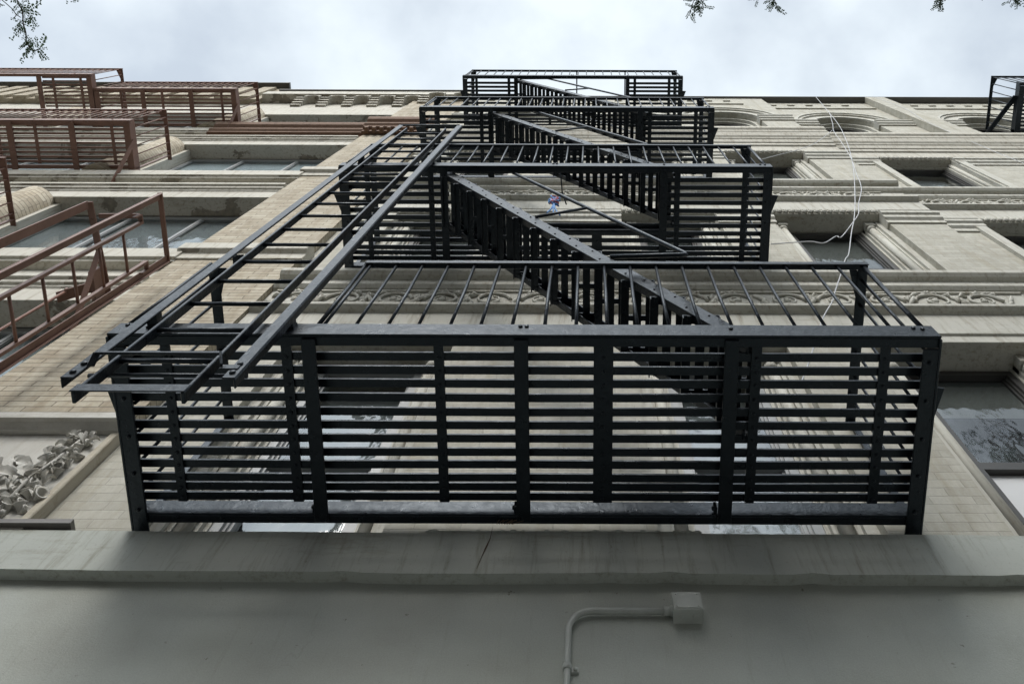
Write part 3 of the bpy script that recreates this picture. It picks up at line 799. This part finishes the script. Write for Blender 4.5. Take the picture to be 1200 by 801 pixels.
m.bar((-2.05, yD(DLD), 2.885+Z), (-2.05, yD(DLD-.037), 2.937+Z), .03, .012, (1,0,0)); m.bar((-2.055, yD(DLD-.037), 2.93+Z), (-1.53, yD(DLD-.037), 2.93+Z), .016, .012, (0,0,1)); m.bar((-1.535, yD(DLD-.037), 2.935+Z), (-1.505, yD(DLD-.008), 2.875+Z), .03, .010, (0,1,0)); m.bar((-1.51, yD(DLD-.006), 2.872+Z), (-1.43, yD(DLD-.006), 2.872+Z), .035, .006, (0,0,1))
m.build('retaining_strap', IRON, DL, bevel=.003)
m = MB()
for zz in (5.45,): m.bar((gl_-.005, yD(DLD+.046), 4.31+Z), (gl_-.005, yD(DLD+.10), 4.31+Z), .05, .04, (1,0,0))
m.build('guide_clip', IRON, DL)

# ================================================================== red-brown fire escape on the left building
LF = thing('fire_escape', 'red brown iron fire escape on the grey stone building at left', 'fire escape', W(-9,2.69,7.3))
def lbalcony(h, xa, xb, df, db, straps, beams, endbrace):
    z = h+Z; m = MB(); n = int((db-df)/.066)
    for k in range(n):
        D = df+.07+(db-df-.1)*k/(n-1); m.box(xa+.02 if endbrace else -9.95, xb-.02, yD(D-.015), yD(D+.015), z+.05, z+.06)
    fl = m.build('balcony_floor', RUST, LF)
    m = MB(); m.box(xa, xb, yD(df), yD(df+.012), z, z+.11); m.box(xa, xb, yD(df+.0121), yD(df+.05), z, z+.01)
    x = xa+.1
    while x < xb: bolt(m, (x, yD(df), z+.06), (0,-1,0), .013); x += .55
    m.build('front_beam', RUST, fl)
    m = MB(); m.box(xa, xb, yD(db-.05), yD(db-.012), z-.001, z+.011); m.box(xa, xb, yD(db-.0119), yD(db), z, z+.11); m.build('back_beam', RUST, fl)
    for s, xe in ((1, xa), (-1, xb)):
        m = MB(); m.box(xe, xe+s*.012, yD(df+.013), yD(2.685), z-.012, z+.115); m.box(xe+s*.0121, xe+s*.09, yD(df+.052), yD(2.685), z-.012, z-.002); m.build('end_beam', RUST, fl)
    for xx in straps:
        m = MB(); m.box(xx-.022, xx+.022, yD(df+.06), yD(db-.06), z+.04, z+.0495); m.build('strap', RUST, fl)
    for xx in beams:
        m = MB(); m.box(xx-.04, xx+.04, yD(df+.02), yD(2.68), z-.016, z-.003); m.box(xx-.008, xx+.008, yD(df+.06), yD(db-.06), z-.003, z+.048); m.build('cross_beam', RUST, fl)
    if endbrace:
        m = MB(); m.bar((xb+.012, yD(2.2), z+.03), (xb-.02, yD(2.68), z-.52), .07, .012, (0,1,0)); m.build('brace', RUST, fl)
    zr = z+.95; m = MB(); x = xb-.06
    while x > xa+.02:
        m.tube([(x, yD(df+.02), z+.1), (x, yD(df+.02), zr)], .009, 5); x -= .118
    for k in range(5):
        D = df+.12+.13*k
        if D < db: 
            m.tube([(xb-.015, yD(D), z+.1), (xb-.015, yD(D), zr)], .009, 5)
    rl = m.build('railing', RUST, LF)
    m = MB(); m.box(xa, xb, yD(df), yD(df+.008), zr-.02, zr+.02); m.box(xa, xb, yD(df+.0081), yD(df+.04), zr-.003, zr+.006); m.build('top_rail', RUST, rl)
    m = MB(); m.box(xb-.06, xb, yD(df+.0405), yD(2.69), zr-.004, zr+.006); m.plan([(xb-.061, yD(df+.041)), (xb-.12, yD(df+.041)), (xb-.061, yD(df+.2))], zr-.004, zr+.006); m.build('side_rail', RUST, rl)
    m = MB(); m.bar((xb-.03, yD(db+.01), z-.01), (xb-.03, yD(db+.01), zr-.005), .05, .012, (1,0,0)); m.build('wall_post', RUST, rl)
for h in (10.5-3.26, 10.5, 13.76):
    lbalcony(h, -9.0, -6.43, 1.90, 2.60, (-8.55,-7.8,-6.72), (-8.12,-7.25), True)
    lbalcony(h, -12.2, -9.02, 1.645, 2.60, (-9.25,-9.75), (-9.97,), False)
# red-brown drop ladder, its plane at right angles to the wall
RL = thing('drop_ladder', 'red brown iron drop ladder edge-on beside the tan brick pier', 'ladder', W(-3.72,2.1,2.7))
LX = -3.74
for D, hh in ((1.83,6.40), (2.40,6.40)):
    m = MB(); m.box(LX-.005, LX+.005, yD(D-.03), yD(D+.03), 2.6+Z, hh+Z); s = -1 if D < 2 else 1
    m.box(LX+.0051, LX+.03, yD(D+s*.022), yD(D+s*.03), 2.6+Z, hh+Z); m.build('guide_rail', RUST, RL, bevel=.002)
m = MB(); m.bar((LX, yD(1.80), 6.415+Z), (LX, yD(2.43), 6.415+Z), .04, .014, (1,0,0)); m.build('guide_tie', RUST, RL)
for D in (1.955, 2.30):
    s = -1 if D < 2 else 1
    m = MB(); m.box(LX+.01, LX+.045, yD(D-.012), yD(D+.012), 2.5+Z, 6.05+Z); m.bar((LX+.027, yD(D+s*-.012), 6.055+Z), (LX+.027, yD(D+s*.07), 6.055+Z), .035, .012, (1,0,0)); m.bar((LX+.027, yD(D+s*.068), 6.05+Z), (LX+.027, yD(D+s*.068), 5.97+Z), .035, .012, (1,0,0)); m.build('stile', RUST, RL)
for k in range(11):
    m = MB(); m.tube([(LX+.027, yD(1.967), 5.80-.305*k+Z), (LX+.027, yD(2.288), 5.80-.305*k+Z)], .011, 6); m.build('rung', RUST, RL)
m = MB(); m.bar((-4.17, yD(1.80), 6.13+Z), (-4.11, yD(2.69), 6.13+Z), .055, .012, (1,0,0)); m.bar((-4.17,yD(1.82),6.10+Z),(-4.17,yD(1.82),2.9+Z),.07,.012,(0,1,0)); m.bar((-4.13, yD(2.22), 6.11+Z), (-4.02, yD(2.685), 5.5+Z), .045, .012, (1,0,0)); m.box(-4.1, -3.76, yD(1.90), yD(1.94), 6.118+Z, 6.128+Z); m.build('wall_arm', RUST, RL)
m = MB(); m.plan([(-4.16,yD(2.36)),(-4.12,yD(2.36)),(-4.12,yD(2.62)),(-4.16,yD(2.62))], 5.98+Z, 6.1+Z); m.bar((-4.16, yD(2.50), 6.0+Z), (-4.30, yD(2.50), 5.78+Z), .09, .012, (0,1,0)); m.build('pulley_plate', RUST, RL)
m = MB(); m.tube([(-4.26, yD(2.47), 5.83+Z), (-4.26, yD(2.47), 3+Z)], .012, 6); m.lathe((-4.26,yD(2.47),5.84+Z),(1,0,0),[(.02,-.01),(.03,0),(.02,.01)],10); m.build('counterweight_rod', RUST, RL)

# ================================================================== black balcony at the upper right
RF = thing('fire_escape', 'small black iron balcony jutting out near the roof at the upper right', 'fire escape', W(9.2,2.69,13.7))
z = 13.7+Z; xa, xb, df = 7.75, 11.6, 1.73
m = MB()
for k in range(12): m.box(xa+.02, xb-.02, yD(df+.1+.07*k-.02), yD(df+.1+.07*k+.02), z+.055, z+.066)
fl = m.build('balcony_floor', IRON, RF)
m = MB(); m.box(xa, xb, yD(df), yD(df+.012), z, z+.115); m.box(xa, xb, yD(df+.0121), yD(df+.06), z, z+.01); m.build('front_beam', IRON, fl)
m = MB(); m.box(xa, xb, yD(2.6), yD(2.65), z, z+.1); m.build('back_beam', IRON, fl)
for s, xe in ((1, xa), (-1, xb)):
    m = MB(); m.box(xe, xe+s*.012, yD(df+.013), yD(2.8), z-.012, z+.115); m.box(xe+s*.0121, xe+s*.1, yD(df+.062), yD(2.8), z-.012, z); m.build('end_beam', IRON, fl)
    m = MB(); m.bar((xe-s*.02, yD(1.98), z+.04), (xe-s*.16, yD(2.79), z+.62), .10, .014, (1,0,0)); m.build('brace', IRON, fl)
m = MB(); zr = z+1.0; x = xa+.02
while x < xb: m.tube([(x, yD(df+.025), z+.1), (x, yD(df+.025), zr)], .0095, 6); x += .1536
for k in range(6): m.tube([(xa+.02, yD(df+.15+.15*k), z+.1), (xa+.02, yD(df+.15+.15*k), zr)], .0095, 6)
rl = m.build('railing', IRON, RF)
m = MB(); m.box(xa, xb, yD(df), yD(df+.04), zr-.01, zr+.01); m.build('top_rail', IRON, rl)
m = MB(); m.box(xa, xa+.06, yD(df+.041), yD(2.79), zr-.004, zr+.008); m.plan([(xa+.061,yD(df+.041)),(xa+.13,yD(df+.041)),(xa+.061,yD(df+.2))], zr-.004, zr+.008); m.build('side_rail', IRON, rl)

# ================================================================== cables
def wpx(px, py, D):       # a point D metres out, seen in that direction on the facade survey
    H = 935*D/(py+20); return W((px-691)*H/914, D, H-.209*D)
A = [(956,113),(972,132),(983,146),(990,160),(995.5,175),(999,190),(1001,205),(1002,228),(1002,240),(1001,256),(998,272),(995,296),(991,303),(986,320),(980,338),(976,352),(968,366),(962,380),(950,420),(938,452)]
Bc = [(972,132),(975.5,144),(977,153),(986,166),(997,184),(1004,204),(1008,213),(1009.5,222),(1007.5,232),(1006,240),(1006,250),(998,262),(986,277),(980,276),(966,284),(952,282.4),(936,283),(904,285.6)]
for pts, lab in ((A, 'white cable hanging straight from the roof edge down the cream facade'), (Bc, 'white cable looping left across the dark window towards the black balcony')):
    m = MB(); m.tube(smooth([wpx(x, y, 2.50) for x, y in pts]), .0055, 6)
    m.build('cable', CABLE, None, label=lab, category='cable', group='loose cables on the facade')
m = MB(); m.tube(smooth([wpx(x, y, 2.48) for x, y in [(975,152),(957,166),(938,174),(912,181),(890,187)]]), .0045, 6)
m.build('cable', CABLE, None, label='thin grey cable slanting up from the black balcony to the top cornice', category='cable', group='loose cables on the facade')
m = MB(); m.tube(smooth([wpx(x, y, 2.62) for x, y in [(1023,114),(1028,114),(1060,126),(1085,141),(1130,161),(1170,178),(1215,196)]]), .004, 6)
m.build('cable', CABLE, None, label='thin dark cable sagging to the right from the roof edge', category='cable', group='loose cables on the facade')

# conduit and junction box on the shop wall
CT = thing('conduit', 'grey painted conduit pipe bending to a junction box on the grey shop wall', 'pipe', (-.085,0,0))
def wall_pt(px, py, D=2.67): return wpx(px, py, D)
p0 = wall_pt(668, 745); p1 = wall_pt(700, 716.5); p2 = wall_pt(790, 717)
xv = p0.x; zt = p1.z; r = .10
pts = [Vector((xv-.0, -.022, -.0)), Vector((xv, -.022, zt-r))]
for k in range(1, 9):
    a = math.pi/2*k/8; pts.append(Vector((xv+r-r*math.cos(a), -.022, zt-r+r*math.sin(a))))
pts.append(Vector((p2.x, -.022, zt)))
m = MB(); m.tube(pts, .0135, 12); m.build('pipe', PIPE, CT)
m = MB(); bx = p2.x; m.box(bx, bx+.125, -.075, -.0, zt-.045, zt+.05); m.box(bx+.006, bx+.119, -.0755, -.079, zt-.039, zt+.044)
for qx, qz in ((.016,-.03),(.109,-.03),(.016,.035),(.109,.035)): bolt(m, (bx+qx, -.079, zt+qz), (0,-1,0), .006, .003)
for q in (.03,.095): m.lathe((bx+q,-.04,zt-.045),(0,0,-1),[(0,.004),(.012,.004),(.014,0)],10)
m.build('junction_box', PIPE, CT, bevel=.004)
m = MB(); m.tube([(xv+.02,-.022,zt-.35),(xv+.0,-.022,zt-.35)],.001,4) if False else None
m = MB(); m.tube([(bx-.035,-.022,zt),(bx-.008,-.022,zt)], .0185, 12); m.tube([(bx-.008,-.022,zt),(bx,-.022,zt)], .022, 8); m.build('coupling', PIPE, CT)
m = MB(); zc = wall_pt(667, 783).z; m.tube([(xv,-.022,zc-.012),(xv,-.022,zc+.012)], .018, 12); m.box(xv+.0, xv+.045, -.012, 0, zc-.011, zc+.011); bolt(m,(xv+.033,-.012,zc),(0,-1,0),.009); m.build('pipe_clip', PIPE, CT)

# tangled ribbon on the upper stair
rnd = random.Random(9)
RB_ = thing('ribbon', 'tangled blue and red ribbon tied to a thin black rod behind the stair', 'ribbon', wpx(649,262,2.3))
c = wpx(650, 236, 2.3)
m = MB()
for k in range(7):
    pts = [c+Vector((rnd.uniform(-.05,.05), rnd.uniform(-.03,.03), rnd.uniform(-.10,.12))) for _ in range(7)]
    m.tube(smooth(pts, 3), .006, 5)
m.build('red_strand', RED, RB_)
m = MB()
for k in range(8):
    pts = [c+Vector((rnd.uniform(-.06,.06), rnd.uniform(-.03,.03), rnd.uniform(-.12,.15))) for _ in range(6)]
    m.tube(smooth(pts, 3), .007, 5)
for k in range(3): m.tube(smooth([c+Vector((0,0,-.05)), c+Vector((-.02+.02*k,0,-.28)), c+Vector((-.06+.07*k,.01,-.40-.04*k))], 4), .008, 5)
m.build('blue_strand', BLUE, RB_)
m = MB(); m.tube([wpx(657,201,2.05), wpx(659,225,2.28), wpx(664,240,2.4)], .008, 6); m.build('hanging_rod', IRON, FE)

# ================================================================== trees at the kerb behind the camera
def spray(m, p, d, L, rnd, n=9):
    """a pinnate locust leaf: rachis direction d, leaflets in pairs"""
    d = d.normalized(); s = d.cross(Vector((rnd.uniform(-.4,.4), rnd.uniform(-.4,.4), 1))).normalized(); n_ = s.cross(d)
    for k in range(n):
        t = (k+.7)/n; q = p + d*L*t + Vector((0,0,-.15*L*t*t))
        for sg in (-1, 1):
            if rnd.random() < .12: continue
            ll = rnd.uniform(.75,1.2)* L*.21*(1-.45*abs(t-.45)); u = (s*sg + d*.35 + n_*rnd.uniform(-.7,.7)+d*rnd.uniform(-.15,.25)).normalized(); v = u.cross(n_).normalized()*ll*.30
            m.quad(q, q+u*ll*.5+v, q+u*ll, q+u*ll*.5-v)
def locust(x, y, lab, tips, seed, hs=1.0):
    rnd = random.Random(seed)
    T = thing('locust_tree', lab, 'tree', (x,y,0), 'street trees behind the camera')
    m = MB(); m.tube([(x,y,-.1),(x,y,.1),(x+.05,y,1.5),(x-.03,y+.05,3.2),(x+.04,y,4.6),(x+.06,y,4.6+5.5*(hs-1)+.02)], [.24*hs,.17*hs,.14*hs,.125*hs,.11*hs,.07], 12); m.build('trunk', BARK, T)
    bm_ = MB(); lf = MB()
    top = Vector((x+.04,y,4.6))
    nb = int(14*hs) if hs < 1.9 else 44
    for k in range(nb):
        a = 2*math.pi*k*(3 if hs > 1 else 1)/nb+rnd.uniform(-.2,.2); L = rnd.uniform(1.8,3.8)
        e = top+Vector((math.cos(a)*L, min(math.sin(a)*L, 2.0), rnd.uniform(1.6 if hs < 1.9 else 5.5,4.2*hs+3.6*(hs-1)+(1.5 if hs > 1.9 else 0))))
        e.y = min(e.y, -3.3)
        mid = top.lerp(e,.5)+Vector((0,0,.35+.25*(hs-1)*L))
        bm_.tube([top+Vector((0,0,rnd.uniform(-1,0))), mid, e], [.06,.035,.012], 7)
        for j in range(11):
            t = rnd.uniform(.3,1); q = (mid.lerp(e,(t-.5)*2) if t > .5 else top.lerp(mid,t*2))
            e2 = q+Vector((rnd.uniform(-.9,.9), rnd.uniform(-.9,.5), rnd.uniform(-.5,.8))); e2.y = min(e2.y, -3.15)
            bm_.tube([q, q.lerp(e2,.5)+Vector((0,0,.05)), e2], [.014,.009,.004], 5)
            for i in range(9):
                p = q.lerp(e2, rnd.uniform(.15,1)); dd = Vector((rnd.uniform(-1,1), rnd.uniform(-1,.25), rnd.uniform(-.6,.5)))
                spray(lf, p, dd, rnd.uniform(.22,.36), rnd, 7)
    for tip in tips:                       # twigs that reach out over the pavement
        P = [wtop(*q) for q in tip['path']]
        root = top+Vector((rnd.uniform(-.5,.5), .6, 1.6))
        bm_.tube(smooth([top, root.lerp(P[0],.5)+Vector((0,0,.3)), P[0]], 5), [.03]+[.012]*9+[.007], 6)
        bm_.tube(smooth(P, 5), .0045, 6)
        pa = smooth([top, root.lerp(P[0],.5)+Vector((0,0,.3)), P[0]], 14)
        for q in pa[4:-4]:
            if q.y > -3.0: continue
            e2 = q+Vector((rnd.uniform(-.5,.5), rnd.uniform(-.4,.1), rnd.uniform(-.3,.3))); e2.y = min(e2.y, -3.0); bm_.tube([q, e2], [.006,.002], 5)
            for i in range(5): spray(lf, q.lerp(e2, rnd.random()), Vector((rnd.uniform(-1,1), rnd.uniform(-1,.1), rnd.uniform(-.6,.4))), rnd.uniform(.15,.28), rnd, 8)
        for (q, dr, L) in tip['leaves']:
            p = wtop(*q); e = wtop(q[0]+dr[0], q[1]+dr[1]); spray(lf, p, (e-p), L, rnd, 9)
        for q in tip.get('twigs', []):
            bm_.tube([wtop(*u) for u in q], .003, 5)
    bm_.build('branches', BARK, T); lf.build('foliage', LEAF, T, fix=False)
HT = 5.7
def wtop(px, py): 
    D = HT*(py+20)/(935-.209*(py+20)); H = HT+.209*D
    return W((px-691)*H/914, D, HT)
tipL = dict(path=[(16,-22),(19,0),(22,8),(26,16),(27,30),(30,41),(31,52),(36,59),(40,62),(45,60)],
  twigs=[[(-6,-4),(6,6),(14,13),(19,20),(24,23)],[(19,20),(16,24)],[(-8,6),(5,9)]],
  leaves=[((20,4),(-14,-3),.13),((32,-6),(0,18),.14),((33,14),(10,-6),.14),((30,16),(14,2),.11),((34,20),(-3,12),.12),((35,20),(5,16),.12),((35,20),(7,9),.10),((26,28),(-6,6),.09),((25,30),(-8,14),.14),
   ((26,32),(-3,9),.09),((31,44),(6,6),.08),((31,52),(-4,5),.07),((33,50),(6,9),.09),((44,60),(10,9),.11),((34,58),(-7,16),.13),((44,60),(9,-14),.13),((43,59),(0,-9),.09),((6,-2),(-9,4),.1),((10,2),(6,-10),.1),((26,8),(2,-10),.09),((48,4),(-10,3),.02),((2,7),(-5,4),.09),((31,12),(-5,4),.08)])
_r = random.Random(4)
for _k in range(26):
    _q = _r.choice(tipL['path'][2:]); tipL['leaves'].append(((_q[0]+_r.uniform(-1,1), _q[1]+_r.uniform(-2,2)), (_r.uniform(-9,9), _r.uniform(-5,10)), _r.uniform(.05,.09)))
tipL2 = dict(path=[(80,-30),(78,-16),(77,-8)], leaves=[((77,-10),(1,12),.10),((86,-10),(0,11),.09),((93,-12),(-2,12),.11)])
def sprig(cx, cy, k, seed):
    r = random.Random(seed); lv = []; tw = []
    ends = [(cx+r.uniform(-13,13), cy+r.uniform(-6,6)) for _ in range(3)]
    for e in ends: tw.append([(cx+2,cy-26), (cx*.5+e[0]*.5+r.uniform(-2,2), cy-13), e])
    for j in range(k*2):
        a = r.uniform(-.3, 3.4); e = r.choice(ends); t = r.uniform(.3,1)
        lv.append(((cx+2+(e[0]-cx-2)*t+r.uniform(-1,1), cy-26+(e[1]-cy+26)*t), (9*math.cos(a), 9*math.sin(a)), r.uniform(.05,.10)))
    return dict(path=[(cx+6,cy-45),(cx+3,cy-34),(cx+2,cy-26)], leaves=lv, twigs=tw)
locust(-5.2, -5.6, 'leafy locust tree at the kerb whose feathery twig tips hang into the top left corner', [tipL, tipL2], 31, 1.25)
locust(4.4, -5.7, 'leafy locust tree at the kerb whose twig tips peek in along the top right edge', [sprig(817,12,9,1), sprig(898,4,7,2), sprig(1104,5,7,3), sprig(1193,4,7,4), sprig(1148,-6,3,6)], 32, 1.6)

locust(-.6, -6.0, 'unseen locust tree added between the two other kerb trees to shade the facade', [], 33, 1.75)  # out of view; added so its crown shades the lower facade

locust(8.8, -6.4, 'tall locust tree at the kerb standing farthest right, mirrored in the lower right window', [], 34, 2.0)

# ================================================================== house across the street (out of view, included to darken the low facade)
OB = thing('row_house', 'dark red brick house across the street, out of view', 'building', (0,-20,0))
m = MB(); m.box(-30, 30, -32, -20.2, 0, 11); m.build('wall', OPPB, OB)
for r_ in range(3):
    for k in range(-9, 10):
        f = MB(); x = k*3.0; z0 = 1.4+r_*3.3
        f.box(x-.6, x+.6, -20.198, -20.1, z0-.12, z0); f.box(x-.65, x+.65, -20.198, -20.08, z0+1.9, z0+2.15)
        f.box(x-.6, x-.52, -20.198, -20.14, z0, z0+1.9); f.box(x+.52, x+.6, -20.198, -20.14, z0, z0+1.9); f.box(x-.52, x+.52, -20.198, -20.15, z0+.92, z0+.98)
        fo = f.build('window', FRAMEL, OB)
        p = MB(); p.box(x-.52, x+.52, -20.196, -20.17, z0, z0+1.9); p.build('pane', ROOM, fo)
m = MB(); m.box(-30.2, 30.2, -32, -19.8, 11.002, 11.6); m.build('cornice', STONE, OB)

# ================================================================== sky and light
EL, ROT = 40, 190
wd = bpy.data.worlds.new('World'); S.world = wd; wd.use_nodes = True
nt = wd.node_tree; bg = nt.nodes['Background']
sky = nt.nodes.new('ShaderNodeTexSky'); sky.sky_type = 'NISHITA'; sky.sun_disc = False
sky.sun_elevation = R(EL); sky.sun_rotation = R(ROT); sky.air_density = 1.2; sky.dust_density = 2.5
tc = nt.nodes.new('ShaderNodeTexCoord')
mp = nt.nodes.new('ShaderNodeMapping'); mp.inputs['Scale'].default_value = (1,1,1); nt.links.new(tc.outputs['Generated'], mp.inputs[0])
n1 = nt.nodes.new('ShaderNodeTexNoise'); n1.inputs['Scale'].default_value = 3.6; n1.inputs['Detail'].default_value = 8; n1.inputs['Roughness'].default_value = .5; n1.inputs['Distortion'].default_value = 0
nt.links.new(mp.outputs[0], n1.inputs['Vector'])
rp_ = nt.nodes.new('ShaderNodeValToRGB'); e = rp_.color_ramp.elements; e[0].position = .36; e[0].color = (.58,.58,.58,1); e[1].position = .60; e[1].color = (1,1,1,1)
nt.links.new(n1.outputs['Fac'], rp_.inputs[0])
mx = nt.nodes.new('ShaderNodeMix'); mx.data_type = 'RGBA'
nt.links.new(rp_.outputs[0], mx.inputs[0]); nt.links.new(sky.outputs[0], mx.inputs[6]); mx.inputs[7].default_value = (6.5,7.15,7.65,1)
geo = nt.nodes.new('ShaderNodeVectorMath'); geo.operation = 'DOT_PRODUCT'; nt.links.new(tc.outputs['Generated'], geo.inputs[0])
geo.inputs[1].default_value = (math.sin(R(ROT))*math.cos(R(EL)), math.cos(R(ROT))*math.cos(R(EL)), math.sin(R(EL)))
gl2 = nt.nodes.new('ShaderNodeMapRange'); gl2.interpolation_type = 'SMOOTHSTEP'; gl2.inputs[1].default_value = .75; gl2.inputs[2].default_value = 1.0; gl2.inputs[3].default_value = 1.0; gl2.inputs[4].default_value = 3.0
nt.links.new(geo.outputs['Value'], gl2.inputs[0])
sc_ = nt.nodes.new('ShaderNodeVectorMath'); sc_.operation = 'SCALE'; nt.links.new(mx.outputs[2], sc_.inputs[0]); nt.links.new(gl2.outputs[0], sc_.inputs['Scale'])
nt.links.new(sc_.outputs[0], bg.inputs[0]); bg.inputs[1].default_value = .1
sd = bpy.data.lights.new('sun', 'SUN'); sd.energy = 1.5; sd.angle = R(28); sd.color = (1,.97,.92)
so = bpy.data.objects.new('sun', sd); COL.objects.link(so)
az = R(ROT); sdir = Vector((math.sin(az)*math.cos(R(EL)), math.cos(az)*math.cos(R(EL)), math.sin(R(EL))))
so.rotation_euler = (-sdir).to_track_quat('-Z', 'Y').to_euler(); so.location = (0,-6,30)

# ================================================================== camera
cd = bpy.data.cameras.new('camera'); co_ = bpy.data.objects.new('camera', cd); COL.objects.link(co_)
cd.sensor_width = 36; cd.lens = 895/1200*36; cd.shift_x = -91/1200; cd.shift_y = (167-400.5)/1200
cd.clip_start = .05; cd.clip_end = 2000
co_.location = (0, -WALL, CAMZ)
alpha = math.atan2(895, 187)
co_.rotation_euler = (Matrix.Rotation(math.pi/2+alpha, 3, 'X') @ Matrix.Rotation(R(.2), 3, 'Z')).to_euler()
S.camera = co_
vs = S.view_settings; vs.view_transform = 'Standard'; vs.look = 'None'; vs.exposure = 0.52; vs.gamma = 1; vs.use_curve_mapping = False
S.cycles.max_bounces = 6; S.cycles.transparent_max_bounces = 12
